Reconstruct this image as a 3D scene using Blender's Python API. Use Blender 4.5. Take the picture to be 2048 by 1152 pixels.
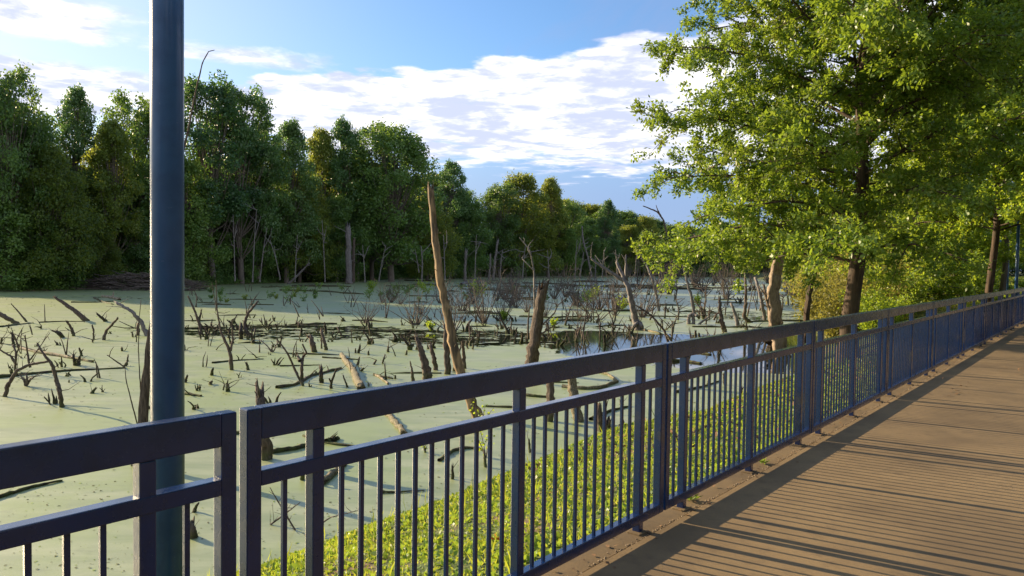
import bpy, bmesh, math, random
import numpy as np
from mathutils import Vector, Matrix
R = math.radians
for o in list(bpy.data.objects): bpy.data.objects.remove(o)
scene = bpy.context.scene
C = scene.collection

# ---------------------------------------------------------------- camera
CF, CP, CR, CH = 1463.93, 0.03168, 0.0135, 1.5315       # focal (px of a 2048 wide frame), pitch, roll, height
cam_d = bpy.data.cameras.new('camera')
cam = bpy.data.objects.new('camera', cam_d); C.objects.link(cam)
cam.location = (0, 0, CH)
cam.rotation_euler = (Matrix.Rotation(math.pi/2 - CP, 3, 'X') @ Matrix.Rotation(CR, 3, 'Z')).to_euler()
cam_d.sensor_width = 36; cam_d.lens = 36*CF/2048
cam_d.clip_start = 0.05; cam_d.clip_end = 3000
scene.camera = cam

def ray(x, y):
    u = x-1024; v = y-576; cr, sr = math.cos(CR), math.sin(CR)
    u, v = u*cr+v*sr, -u*sr+v*cr
    c, s = math.cos(CP), math.sin(CP)
    return np.array([u/CF, c - v/CF*s, -s - v/CF*c])
def at(x, y, z=-1.5):                       # point of the level z seen at photo pixel x, y
    d = ray(x, y); return d*((z-CH)/d[2]) + np.array([0, 0, CH])
def at_y(x, y, Y):                          # point seen at pixel x, y that lies Y metres ahead
    d = ray(x, y); return d*(Y/d[1]) + np.array([0, 0, CH])

# ---------------------------------------------------------------- light
SUN_EL, SUN_AZ = R(19), R(-59)              # azimuth from +Y, positive to +X
world = bpy.data.worlds.new("World"); scene.world = world; world.use_nodes = True
SD = Vector((math.sin(SUN_AZ)*math.cos(SUN_EL), math.cos(SUN_AZ)*math.cos(SUN_EL), math.sin(SUN_EL)))
sl = bpy.data.lights.new('sun', 'SUN'); sl.energy = 5.0; sl.angle = R(0.5); sl.color = (1.0, .79, .49)
so = bpy.data.objects.new('sun', sl); C.objects.link(so); so.location = (-30, 20, 40)
so.rotation_euler = SD.to_track_quat('Z', 'Y').to_euler()
scene.view_settings.view_transform = 'Standard'; scene.view_settings.look = 'None'
scene.view_settings.exposure = 1.15; scene.view_settings.gamma = 1
scene.view_settings.use_curve_mapping = False
cy = scene.cycles
cy.max_bounces = 7; cy.diffuse_bounces = 3; cy.glossy_bounces = 3; cy.transmission_bounces = 4; cy.transparent_max_bounces = 6
cy.sample_clamp_indirect = 6

class N:                                     # small node-tree helper
    def __init__(s, nt): s.nt = nt; s.n = nt.nodes; s.l = nt.links
    def new(s, t, ins={}, **kw):
        k = s.n.new(t)
        for a, b in kw.items(): setattr(k, a, b)
        for a, b in ins.items(): s.set(k, a, b)
        return k
    def set(s, k, a, b):
        if isinstance(b, bpy.types.NodeSocket): s.l.new(b, k.inputs[a])
        elif isinstance(b, bpy.types.Node): s.l.new(b.outputs[0], k.inputs[a])
        else: k.inputs[a].default_value = b
    def m(s, op, a, b=0.0, c=None, clamp=False):
        k = s.new('ShaderNodeMath', {0: a, 1: b}, operation=op, use_clamp=clamp)
        if c is not None: s.set(k, 2, c)
        return k.outputs[0]
    def ss(s, v, a, b, lo=0.0, hi=1.0):
        return s.new('ShaderNodeMapRange', {'Value': v, 'From Min': a, 'From Max': b, 'To Min': lo, 'To Max': hi}, interpolation_type='SMOOTHSTEP').outputs[0]
    def noise(s, vec, scale, detail=4, rough=.55, dist=0.0):
        return s.new('ShaderNodeTexNoise', {'Vector': vec, 'Scale': scale, 'Detail': detail, 'Roughness': rough, 'Distortion': dist}).outputs[0]
    def mix(s, f, a, b):
        k = s.new('ShaderNodeMix', data_type='RGBA'); s.set(k, 0, f); s.set(k, 6, a); s.set(k, 7, b); return k.outputs[2]
    def ramp(s, v, stops):
        k = s.new('ShaderNodeValToRGB', {0: v}); e = k.color_ramp.elements
        while len(e) > 1: e.remove(e[0])
        e[0].position = stops[0][0]; e[0].color = (*stops[0][1], 1)
        for p, c in stops[1:]:
            q = e.new(p); q.color = (*c, 1)
        return k.outputs[0]

w = N(world.node_tree); w.n.clear()
sky = w.new('ShaderNodeTexSky', sky_type='NISHITA', sun_disc=False, sun_elevation=SUN_EL, sun_rotation=SUN_AZ % (2*math.pi),
            air_density=1.0, dust_density=0.8, ozone_density=4.0)
sky = w.new('ShaderNodeHueSaturation', {'Color': sky, 'Saturation': 1.1}).outputs[0]
tc = w.new('ShaderNodeTexCoord'); sp = w.new('ShaderNodeSeparateXYZ', {0: tc.outputs['Generated']})
X, Y, Z = sp.outputs
az = w.m('MULTIPLY', w.m('ARCTAN2', X, Y), 57.2958)
el = w.m('MULTIPLY', w.m('ARCSINE', Z), 57.2958)
zc = w.m('MAXIMUM', w.m('ADD', Z, 0.03), 0.02)
pv = w.new('ShaderNodeCombineXYZ', {0: w.m('DIVIDE', X, zc), 1: w.m('DIVIDE', Y, zc), 2: 0.3})
big = w.noise(pv, 0.9, 3, .5); puff = w.noise(pv, 2.3, 12, .62, .35)
fine = w.noise(pv, 6.5, 6, .6, .2)
edge = w.m('MULTIPLY', w.m('SUBTRACT', w.noise(pv, 3.5, 4, .5), .5), 5.0)
upper = w.m('ADD', w.m('MULTIPLY', az, .13), 15.9)
lower = w.m('ADD', w.m('MULTIPLY', az, -.05), 7.6)
b1 = w.ss(w.m('ADD', w.m('SUBTRACT', upper, el), edge), -.6, 1.2)
b2 = w.ss(w.m('ADD', w.m('SUBTRACT', el, lower), edge), -2.2, 2.6)
b3 = w.ss(az, -25.5, -19)
band = w.m('MULTIPLY', w.m('MULTIPLY', b1, b2), b3)
# a second bank low on the left and a streak above it, cirrus higher up
l1 = w.m('MULTIPLY', w.ss(w.m('ABSOLUTE', w.m('SUBTRACT', el, 15.4)), 2.2, .6), w.ss(az, -24, -31))
l2 = w.m('MULTIPLY', w.ss(w.m('ABSOLUTE', w.m('SUBTRACT', el, 11.0)), 3.0, .8), w.ss(az, -19, -24))
l3 = w.m('MULTIPLY', w.ss(w.m('ABSOLUTE', w.m('SUBTRACT', el, 14.6)), 1.3, .2), w.m('MULTIPLY', w.ss(az, -30, -24), w.ss(az, -11, -16)))
rest = w.ss(w.m('ABSOLUTE', az), 42, 75)     # scattered clouds round the rest of the sky
fld = w.m('MAXIMUM', w.m('MAXIMUM', band, w.m('MULTIPLY', l2, .75)), w.m('MAXIMUM', w.m('MULTIPLY', l1, .8), w.m('MAXIMUM', w.m('MULTIPLY', l3, .62), w.m('MULTIPLY', rest, .22))))
cl = w.ss(w.m('ADD', w.m('MULTIPLY', fld, .60), puff), .64, 1.0)
cl = w.m('MULTIPLY', cl, w.ss(fld, 0.02, .25))
cir = w.m('MULTIPLY', w.ss(w.noise(w.new('ShaderNodeMapping', {'Vector': pv, 'Rotation': (0, 0, R(25)), 'Scale': (1, .18, 1)}), 1.6, 7, .6, .6), .48, .78), w.ss(el, 10, 17))
front = w.ss(w.m('ABSOLUTE', az), 85, 45)
veil = w.m('MULTIPLY', w.m('MAXIMUM', w.ss(el, 15, 4, 0, .85), w.m('MULTIPLY', cir, .75)), w.m('ADD', w.m('MULTIPLY', front, .8), .2))
glow = w.ss(az, 0, -38, 0.10, .62)
shade = w.ss(w.m('ADD', w.m('MULTIPLY', fine, .45), w.m('MULTIPLY', w.noise(w.new('ShaderNodeMapping', {'Vector': pv, 'Location': (.12, .22, 0)}), 2.3, 8, .6, .35), .8)), .50, .73)
ccol = w.mix(shade, (1.0, .97, .98, 1), (.50, .54, .71, 1))
bg_sky = w.new('ShaderNodeBackground', {'Color': sky, 'Strength': .10})
bg_veil = w.new('ShaderNodeBackground', {'Color': w.mix(w.ss(az, 10, -34), (.30, .42, .72, 1), (.66, .73, .85, 1)), 'Strength': .50})
bg_cl = w.new('ShaderNodeBackground', {'Color': ccol, 'Strength': .66})
mx1 = w.new('ShaderNodeMixShader', {0: w.m('MAXIMUM', veil, glow), 1: bg_sky, 2: bg_veil})
mx2 = w.new('ShaderNodeMixShader', {0: w.m('MULTIPLY', cl, .95), 1: mx1, 2: bg_cl})
w.new('ShaderNodeOutputWorld', {0: mx2})

# ---------------------------------------------------------------- materials
def mat(name):
    m = bpy.data.materials.new(name); m.use_nodes = True; k = N(m.node_tree); k.n.clear()
    out = k.new('ShaderNodeOutputMaterial'); return m, k, out
def princ(k, out, **ins):
    b = k.new('ShaderNodeBsdfPrincipled')
    for a, v in ins.items(): k.set(b, a.replace('_', ' '), v)
    k.l.new(b.outputs[0], out.inputs[0]); return b
def bump(k, h, strength=.3, dist=.01):
    return k.new('ShaderNodeBump', {'Height': h, 'Strength': strength, 'Distance': dist}).outputs[0]
def wpos(k): return k.new('ShaderNodeNewGeometry').outputs['Position']
def opos(k): return k.new('ShaderNodeTexCoord').outputs['Object']

def m_paint(name, base, dark, rough=.32, coat=.55):
    m, k, out = mat(name); p = wpos(k)
    n1 = k.noise(p, 9, 5, .6); n2 = k.noise(p, 90, 3, .6); n3 = k.noise(p, 1.7, 4, .6)
    col = k.mix(k.ss(n1, .35, .75), (*base, 1), (*dark, 1))
    col = k.mix(k.ss(n2, .70, .76, 0, .45), col, (.20, .25, .34, 1))
    col = k.mix(k.ss(k.m('ADD', n3, k.m('MULTIPLY', n2, .15)), .68, .80, 0, .5), col, (.10, .085, .06, 1))
    princ(k, out, Base_Color=col, Roughness=k.ss(n1, .3, .8, rough-.06, rough+.16), Normal=bump(k, k.m('ADD', n2, k.m('MULTIPLY', n1, .6)), .10, .002), Coat_Weight=coat, Coat_Roughness=.14)
    return m
M_RAIL = m_paint('rail_paint', (.003, .022, .100), (.003, .015, .066), .24)
M_POLE = m_paint('pole_paint', (.030, .098, .24), (.022, .074, .19), .38, .2)
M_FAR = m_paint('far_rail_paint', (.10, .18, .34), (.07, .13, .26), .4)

def m_bark(name, c1, c2, c3, sc=1.0, moss=0.0):
    m, k, out = mat(name); p = wpos(k)
    st = k.new('ShaderNodeMapping', {'Vector': p, 'Scale': (1, 1, .16)})
    a = k.noise(st, 26*sc, 6, .65); b = k.noise(p, 5*sc, 4, .6)
    col = k.mix(k.ss(a, .36, .66), (*c1, 1), (*c2, 1)); col = k.mix(k.ss(b, .52, .70), col, (*c3, 1))
    if moss:
        z = k.new('ShaderNodeSeparateXYZ', {0: p}).outputs[2]
        col = k.mix(k.m('MULTIPLY', k.ss(z, -1.22, -1.5, 0, moss), k.ss(b, .35, .6)), col, (.075, .09, .02, 1))
    princ(k, out, Base_Color=col, Roughness=.9, Normal=bump(k, a, .8, .02)); return m
M_OAK = m_bark('oak_bark', (.030, .020, .014), (.10, .064, .042), (.06, .045, .033), .5)
M_TRUNK = m_bark('tree_bark', (.09, .075, .06), (.18, .15, .12), (.13, .11, .10), .5)
M_DEAD = m_bark('dead_wood', (.045, .030, .022), (.15, .11, .085), (.10, .08, .065), 1.2, .8)
M_WET = m_bark('wet_dead_wood', (.018, .013, .010), (.06, .042, .03), (.04, .03, .022), 1.5, .9)
M_GREY = m_bark('weathered_grey_wood', (.10, .088, .082), (.25, .22, .205), (.16, .14, .135), .6)
M_PALE = m_bark('barkless_pale_wood', (.19, .14, .10), (.36, .275, .20), (.085, .055, .04), .8, .8)
M_STRIP = m_bark('half_stripped_bark', (.30, .20, .11), (.07, .05, .035), (.34, .24, .15), .35, .9)
M_LOG = m_bark('mottled_log_bark', (.055, .042, .028), (.36, .30, .20), (.15, .11, .07), 2.4, .5)
M_TWIG = m_bark('thin_dead_twigs', (.065, .05, .042), (.18, .145, .12), (.13, .105, .09), 2)

def m_leaf(name, stops, trans, tf=.4, rough=.38, spec=.5, fine=False):
    m, k, out = mat(name)
    rnd = k.new('ShaderNodeNewGeometry').outputs['Random Per Island']
    oi = k.new('ShaderNodeObjectInfo').outputs['Random']
    p = wpos(k); n = k.noise(p, .55, 3, .5)
    v = k.m('ADD', k.m('MULTIPLY', rnd, .42), k.m('ADD', k.m('MULTIPLY', k.m('SUBTRACT', n, .5), 1.3), k.m('MULTIPLY', k.m('SUBTRACT', oi, .5), .75)))
    v = k.m('ADD', v, .28)
    if fine: v = k.m('ADD', v, k.m('MULTIPLY', k.m('SUBTRACT', k.noise(p, 2.6, 5, .65), .5), 2.1))
    col = k.ramp(v, stops)
    b = k.new('ShaderNodeBsdfPrincipled', {'Base Color': col, 'Roughness': rough, 'Specular IOR Level': spec})
    t = k.new('ShaderNodeBsdfTranslucent', {'Color': k.mix(.75, col, (*trans, 1))})
    mx = k.new('ShaderNodeMixShader', {0: tf, 1: b, 2: t}); k.l.new(mx.outputs[0], out.inputs[0]); return m
M_LOAK = m_leaf('oak_leaves', [(0, (.028, .068, .011)), (.5, (.066, .135, .020)), (.85, (.13, .20, .032)), (1, (.23, .22, .05))], (.42, .56, .04), .42, .42, .45)
M_LBRIGHT = m_leaf('maple_leaves', [(0, (.06, .13, .014)), (.5, (.12, .215, .022)), (1, (.22, .28, .03))], (.60, .72, .05), .5, .45)
M_LFAR = [m_leaf('forest_leaves_a', [(0, (.045, .10, .027)), (.5, (.10, .195, .042)), (1, (.18, .28, .055))], (.24, .36, .04), .44, .45, .6),
          m_leaf('forest_leaves_b', [(0, (.034, .09, .034)), (.5, (.078, .165, .048)), (1, (.13, .22, .06))], (.15, .28, .04), .41, .45, .6),
          m_leaf('forest_leaves_c', [(0, (.042, .085, .014)), (.5, (.095, .155, .024)), (1, (.17, .21, .035))], (.46, .50, .05), .46, .5, .5)]
M_GRASS = m_leaf('grass_blades', [(0, (.06, .11, .015)), (.4, (.15, .23, .028)), (.75, (.28, .32, .05)), (1, (.40, .30, .12))], (.66, .70, .06), .40, .55, .3, True)
M_WEED = m_leaf('weed_leaves', [(0, (.04, .10, .018)), (.6, (.11, .21, .03)), (1, (.24, .32, .05))], (.50, .66, .06), .38, .45, .4, True)

def m_ground():
    m, k, out = mat('bank_soil'); p = wpos(k)
    a = k.noise(p, 1.3, 6, .6); b = k.noise(p, 14, 5, .65); c = k.noise(p, .35, 3, .5)
    g = k.mix(k.ss(b, .35, .68), (.035, .06, .012, 1), (.11, .15, .03, 1))
    s = k.mix(k.ss(b, .3, .7), (.07, .04, .025, 1), (.21, .14, .09, 1))
    col = k.mix(k.ss(k.m('ADD', a, k.m('MULTIPLY', b, .2)), .60, .74), g, s)
    princ(k, out, Base_Color=col, Roughness=.95, Normal=bump(k, b, .9, .05)); return m
M_GROUND = m_ground()
def m_concrete(name, dk=1.0, sc=1.0):
    m, k, out = mat(name); p = wpos(k)
    a = k.noise(p, .9, 5, .6); b = k.noise(p, 7, 6, .65); c = k.noise(p, 60, 4, .7); d = k.noise(p, 260, 2, .6)
    col = k.mix(k.ss(a, .3, .7), (.15*dk, .099*dk, .046*dk, 1), (.27*dk, .182*dk, .084*dk, 1))
    col = k.mix(k.ss(b, .50, .78, 0, .65), col, (.085*dk, .056*dk, .028*dk, 1))
    col = k.mix(k.ss(c, .35, .7, 0, .35), col, (.12*dk, .09*dk, .065*dk, 1))
    col = k.mix(k.ss(d, .60, .72, 0, .5), col, (.30*dk, .225*dk, .13*dk, 1))
    col = k.mix(k.ss(k.noise(p, 2.6, 7, .7), .66, .72, 0, .55), col, (.09*dk, .065*dk, .045*dk, 1))
    vo = k.new('ShaderNodeTexVoronoi', {'Vector': k.new('ShaderNodeVectorMath', {0: p, 1: k.new('ShaderNodeTexNoise', {'Vector': p, 'Scale': 2.0, 'Detail': 6.0}).outputs['Color']}, operation='ADD'), 'Scale': .55}, feature='DISTANCE_TO_EDGE').outputs['Distance']
    col = k.mix(k.m('MULTIPLY', k.ss(vo, .004, .001), k.ss(a, .52, .66, 0, .5)), col, (.07*dk, .05*dk, .03*dk, 1))
    princ(k, out, Base_Color=col, Roughness=.88, Normal=bump(k, k.m('ADD', k.m('MULTIPLY', c, .6), d), .45, .004)); return m
M_WALK = m_concrete('walkway_concrete'); M_KERB = m_concrete('kerb_concrete', .8)

def m_water():
    m, k, out = mat('duckweed_water'); p = wpos(k)
    s = k.new('ShaderNodeSeparateXYZ', {0: p}); x, y, _ = s.outputs
    def ell(cx, cy_, rx, ry, amp, rot=0):
        dx = k.m('SUBTRACT', x, cx); dy = k.m('SUBTRACT', y, cy_); c_, s_ = math.cos(rot), math.sin(rot)
        ex = k.m('DIVIDE', k.m('ADD', k.m('MULTIPLY', dx, c_), k.m('MULTIPLY', dy, s_)), rx)
        ey = k.m('DIVIDE', k.m('SUBTRACT', k.m('MULTIPLY', dy, c_), k.m('MULTIPLY', dx, s_)), ry)
        r = k.m('ADD', k.m('MULTIPLY', ex, ex), k.m('MULTIPLY', ey, ey))
        return k.m('MULTIPLY', k.ss(r, 1.35, .25), amp)
    f = ell(-9.5, 32, 8, 4.4, .265, -.05)
    for e in ((-1.0, 30.5, 6.5, 4.4, .29, 0), (6.8, 27.6, 5.8, 5.8, .66, .3), (10.8, 27, 5.4, 7.0, .68, -.7), (7.4, 23.4, 3.2, 2.4, .55, .3), (3.8, 31.5, 3, 3, .4, 0), (16.5, 47, 8, 6, .24, .5), (3.5, 42, 10, 4, .16, 0),
              (13, 33, 5, 3, .28, .5), (-28, 58, 10, 2.5, .18, 0), (20, 80, 22, 6, .12, 0), (1.5, 36, 4, 2.5, .22, 0), (24, 62, 12, 5, .20, .8)):
        f = k.m('MAXIMUM', f, ell(*e))
    n = k.noise(p, 1.25, 8, .62, .3); n2 = k.noise(p, .16, 3, .5)
    n3 = k.noise(p, 5.5, 5, .6)
    msk = k.ss(k.m('ADD', k.m('ADD', k.m('MULTIPLY', n, .75), k.m('MULTIPLY', n3, .25)), k.m('ADD', f, k.m('MULTIPLY', k.m('SUBTRACT', n2, .5), .12))), .715, .765)
    spk = k.noise(p, 75, 3, .7); st = k.noise(k.new('ShaderNodeMapping', {'Vector': p, 'Rotation': (0, 0, R(-18)), 'Scale': (.25, 1, 1)}), 2.2, 7, .6, .8)
    col = k.mix(k.ss(st, .33, .68), (.205, .250, .115, 1), (.335, .365, .205, 1))
    col = k.mix(k.ss(k.noise(p, .5, 5, .65), .42, .60, 0, .75), col, (.255, .315, .10, 1))
    col = k.mix(k.ss(k.noise(k.new('ShaderNodeMapping', {'Vector': p, 'Rotation': (0, 0, R(14)), 'Scale': (.35, 1, 1)}), 7, 6, .7, .5), .54, .68, 0, .5), col, (.17, .20, .09, 1))
    col = k.mix(k.ss(spk, .46, .72, 0, .5), col, (.22, .27, .13, 1))
    col = k.mix(k.ss(k.noise(p, 22, 4, .7), .62, .74, 0, .55), col, (.12, .14, .06, 1))
    weed = k.new('ShaderNodeBsdfPrincipled', {'Base Color': col, 'Roughness': .42, 'Specular IOR Level': 1.0, 'Normal': bump(k, spk, .25, .003)})
    rip = k.noise(p, 3.0, 3, .5)
    wat = k.new('ShaderNodeBsdfPrincipled', {'Base Color': (.012, .016, .010, 1), 'Roughness': .04, 'Specular IOR Level': .5, 'IOR': 1.33, 'Normal': bump(k, rip, .04, .01)})
    mx = k.new('ShaderNodeMixShader', {0: msk, 1: weed, 2: wat}); k.l.new(mx.outputs[0], out.inputs[0]); return m
M_WATER = m_water()
def m_plain(name, c, r=.8):
    m, k, out = mat(name); n = k.noise(wpos(k), 30, 4, .6)
    princ(k, out, Base_Color=k.mix(k.ss(n, .3, .7), (*[v*.65 for v in c], 1), (*[min(1, v*1.25) for v in c], 1)), Roughness=r); return m
M_STONE = m_plain('gravel_stone', (.26, .20, .14)); M_LITTER = m_plain('dry_leaf_litter', (.20, .11, .05))
M_RED = m_plain('red_leaf', (.55, .10, .02), .5); M_GLASS = m_plain('lamp_glass', (.6, .6, .55), .3)

# ---------------------------------------------------------------- mesh helpers
def tag(o, label=None, cat=None, group=None, kind=None):
    if label: o['label'] = label
    if cat: o['category'] = cat
    if group: o['group'] = group
    if kind: o['kind'] = kind
    return o
def link(name, me, parent=None):
    o = bpy.data.objects.new(name, me); C.objects.link(o)
    if parent is not None: o.parent = parent
    return o
def empty(name, loc, rz=0):
    o = bpy.data.objects.new(name, None); C.objects.link(o); o.location = loc; o.rotation_euler = (0, 0, rz); o.empty_display_size = .2
    return o
def fast_mesh(name, V, F, material, smooth=False):
    """V (n,3) array, F (m,k) array of equal-sized faces"""
    me = bpy.data.meshes.new(name); V = np.asarray(V, dtype=np.float32); F = np.asarray(F, dtype=np.int32)
    me.vertices.add(len(V)); me.vertices.foreach_set('co', V.ravel())
    me.loops.add(F.size); me.loops.foreach_set('vertex_index', F.ravel())
    me.polygons.add(len(F)); me.polygons.foreach_set('loop_start', np.arange(0, F.size, F.shape[1], dtype=np.int32))
    me.polygons.foreach_set('loop_total', np.full(len(F), F.shape[1], dtype=np.int32))
    if smooth: me.polygons.foreach_set('use_smooth', np.ones(len(F), dtype=bool))
    me.materials.append(material); me.update(calc_edges=True); me.validate(); return me
class Acc:
    def __init__(s): s.V = []; s.F = []; s.n = 0
    def add(s, V, F): s.V.append(np.asarray(V, float)); s.F.append(np.asarray(F)+s.n); s.n += len(V)
    def mesh(s, name, material, smooth=True): return fast_mesh(name, np.concatenate(s.V), np.concatenate(s.F), material, smooth)
def tube(acc, P, Rr, k=7, jit=0.0, rng=None, flat_top=False, ridge=0.0):
    """tapered tube along points P with radii Rr; closed with a small cone (or a ragged top)"""
    P = np.asarray(P, float); Rr = np.asarray(Rr, float); n = len(P)
    T = np.gradient(P, axis=0); T /= np.linalg.norm(T, axis=1)[:, None]+1e-9
    ref = np.array([0.31, .92, .2]); 
    A = np.cross(T, ref); A /= np.linalg.norm(A, axis=1)[:, None]+1e-9; B = np.cross(T, A)
    th = np.arange(k)*2*np.pi/k
    rad = np.repeat(Rr[:, None], k, 1)
    if jit and rng is not None: rad = rad*(1+rng.normal(0, jit, rad.shape))
    if ridge and rng is not None:
        rad = rad*(1+rng.normal(0, ridge, (1, k)))*(1+ridge*.6*np.sin(np.arange(n)*.7+rng.uniform(0, 6))[:, None]*np.sin(th*2+rng.uniform(0, 6))[None, :])
    V = P[:, None, :] + rad[:, :, None]*(np.cos(th)[None, :, None]*A[:, None, :]+np.sin(th)[None, :, None]*B[:, None, :])
    V = V.reshape(-1, 3)
    if flat_top and rng is not None:
        top = V[-k:]; top += T[-1]*(rng.random((k, 1))**1.5*Rr[-1]*4.2); V[-k:] = top
    i = np.arange(n-1)[:, None]*k; j = np.arange(k)[None, :]; j2 = (j+1) % k
    F = np.stack([i+j, i+j2, i+k+j2, i+k+j], -1).reshape(-1, 4)
    tip = P[-1]+T[-1]*Rr[-1]*(.2 if flat_top else .8)
    V = np.vstack([V, tip]); m = len(V)-1; b = (n-1)*k
    Fc = np.array([[b+q, b+(q+1) % k, m, m] for q in range(0, k)])
    # quads only: pair the fan
    Fc = np.array([[b+q, b+(q+1) % k, b+(q+2) % k, m] for q in range(0, k-1, 2)]) if k % 2 == 0 else np.array([[b+q, b+(q+1) % k, b+(q+2) % k, m] for q in range(0, k-1, 2)]+[[b+k-1, b, b, m]])
    if k % 2: Fc = Fc[:-1]
    acc.add(V, np.vstack([F, Fc]))
def resample(P, Rr, n):
    P = np.asarray(P, float); d = np.r_[0, np.cumsum(np.linalg.norm(np.diff(P, axis=0), axis=1))]
    t = np.linspace(0, d[-1], n)
    return np.stack([np.interp(t, d, P[:, i]) for i in range(3)], 1), np.interp(t, d, Rr)
def box_bm(bm, x0, x1, y0, y1, z0, z1, bev=.004):
    r = bmesh.ops.create_cube(bm, size=1)
    bmesh.ops.scale(bm, vec=(x1-x0, y1-y0, z1-z0), verts=r['verts'])
    bmesh.ops.translate(bm, vec=((x0+x1)/2, (y0+y1)/2, (z0+z1)/2), verts=r['verts'])
    if bev:
        es = list({e for v in r['verts'] for e in v.link_edges})
        bmesh.ops.bevel(bm, geom=es, offset=bev, segments=2, affect='EDGES', profile=.6)
def bm_mesh(name, bm, material, smooth=False):
    me = bpy.data.meshes.new(name); bm.to_mesh(me); bm.free(); me.materials.append(material)
    if smooth: me.polygons.foreach_set('use_smooth', [True]*len(me.polygons))
    return me
def box_mesh(name, dims, material, bev=.004):
    bm = bmesh.new(); box_bm(bm, *dims, bev); return bm_mesh(name, bm, material)

# ---------------------------------------------------------------- fence line frame
YAW = R(50.46); U = np.array([math.cos(YAW), math.sin(YAW)]); NV = np.array([U[1], -U[0]]); O0 = np.array([-.8167, 2.2615])
def sn(s, n, z=0): p = O0+U*s+NV*n; return np.array([p[0], p[1], z])

# ---------------------------------------------------------------- terrain and water
near_shore = [tuple(sn(s, n)[:2]) for s, n in ((-60, -5.2), (-20, -4.9), (-5, -4.5), (2.8, -4.35), (5.2, -4.45), (7.3, -4.7), (9.2, -4.95), (11.2, -4.35), (15.5, -4.7), (18.2, -4.85), (21, -4.7), (24, -5.3))]
right_shore = [(12.5, 29), (17, 41), (25, 60), (33, 85), (48, 130), (66, 190)]
far_shore = [(74, 232), (54, 252), (26, 228), (-6, 177), (-23, 134), (-31, 112), (-36, 94), (-40, 79), (-45, 66), (-62, 72), (-88, 84), (-140, 98), (-190, 60), (-150, -40)]
poly = np.array(near_shore+right_shore+far_shore)
def pond_sd(P):                              # signed distance, negative inside the pond
    P = np.asarray(P); A = poly; B = np.roll(poly, -1, 0); d = np.full(len(P), 1e9); ins = np.zeros(len(P), bool)
    for a, b in zip(A, B):
        ab = b-a; t = np.clip(((P-a)@ab)/(ab@ab), 0, 1); q = a+t[:, None]*ab; d = np.minimum(d, np.hypot(*(P-q).T))
        c = (a[1] > P[:, 1]) != (b[1] > P[:, 1])
        xx = (b[0]-a[0])*(P[:, 1]-a[1])/(b[1]-a[1]+1e-12)+a[0]; ins ^= c & (P[:, 0] < xx)
    return np.where(ins, -d, d)
def ground_z(P):
    P = np.atleast_2d(P); d = pond_sd(P); n = (P-O0)@NV; s = (P-O0)@U
    near = (n > -9) & (s < 60)
    bank = -1.5+np.clip(d, -6, 0)*.22+np.where(d > 0, 1.44*np.clip(d/4.3, 0, 1)**.85, 0)
    rise = np.clip((d-4)/40, 0, 1)*np.where(P[:, 1] > 55, 1.4, 0)
    wob = .05*np.sin(P[:, 0]*1.7+P[:, 1]*.9)*np.sin(P[:, 1]*1.3-P[:, 0]*.6)+.03*np.sin(P[:, 0]*4.1)*np.sin(P[:, 1]*3.7)
    z = bank+wob*np.clip(d, 0, 1)*np.clip(-n-.1, 0, 1)+rise
    walk = (n > -.7)
    z = np.where(walk, np.minimum(z, -.10+np.clip(-n-.12, 0, .3)*.0), z)
    return np.where(near & (n > -1.2) & (n <= -.7), np.minimum(z, -.10), z)
rad = np.r_[np.linspace(.5, 30, 150), np.geomspace(30.3, 1500, 110)]
ang = np.r_[np.linspace(-50, 60, 300), np.linspace(60, 310, 90)[1:-1]]
AA, RR = np.meshgrid(np.radians(ang), rad); nx = AA.shape[1]; ny = AA.shape[0]
GX = (np.sin(AA)*RR).ravel(); GY = (np.cos(AA)*RR).ravel(); GZ = ground_z(np.stack([GX, GY], 1))
ii, jj = np.meshgrid(np.arange(ny-1), np.arange(nx), indexing='ij'); j2 = (jj+1) % nx
F = np.stack([ii*nx+jj, (ii+1)*nx+jj, (ii+1)*nx+j2, ii*nx+j2], -1).reshape(-1, 4)
V = np.stack([GX, GY, GZ], 1)
V = np.vstack([V, [[0, 0, GZ[0]]]]); 
ground = link('ground', fast_mesh('ground', V, F, M_GROUND, True)); tag(ground, kind='structure')
wp = poly; bm = bmesh.new()
# water sheet: follows the pond outline, pushed a little under the bank
cen = poly.mean(0)
A_ = poly; nxt = np.roll(poly, -1, 0); prv = np.roll(poly, 1, 0); t_ = nxt-prv; t_ /= np.linalg.norm(t_, axis=1)[:, None]
area = np.sum(A_[:, 0]*nxt[:, 1]-nxt[:, 0]*A_[:, 1]); nrm = np.stack([t_[:, 1], -t_[:, 0]], 1)*(1 if area > 0 else -1)
vs = [bm.verts.new((p[0], p[1], -1.5)) for p in A_+nrm*.9]
bm.faces.new(vs if area > 0 else vs[::-1]); bmesh.ops.triangulate(bm, faces=bm.faces[:])
tag(link('water', bm_mesh('water', bm, M_WATER)), kind='structure')

def strip(name, s0, s1, n0, n1, z0, z1, material, step=2.75):
    bm = bmesh.new(); acc = []
    ss = [s0, s1]
    p = [sn(s0, n0, z0), sn(s1, n0, z0), sn(s1, n1, z0), sn(s0, n1, z0)]; q = [sn(s0, n0, z1), sn(s1, n0, z1), sn(s1, n1, z1), sn(s0, n1, z1)]
    a = [bm.verts.new(v) for v in p]; b = [bm.verts.new(v) for v in q]
    bm.faces.new(b[::-1]); bm.faces.new(a)
    for i in range(4): bm.faces.new((a[i], b[i], b[(i+1) % 4], a[(i+1) % 4]))
    bmesh.ops.recalc_face_normals(bm, faces=bm.faces[:])
    me = bm_mesh(name, bm, material); return tag(link(name, me), kind='structure')
strip('walkway', -14, 95, .060, 4.2, -.30, 0, M_WALK)
strip('kerb', -14, 95, -.17, .048, -.30, -.006, M_KERB)

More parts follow.
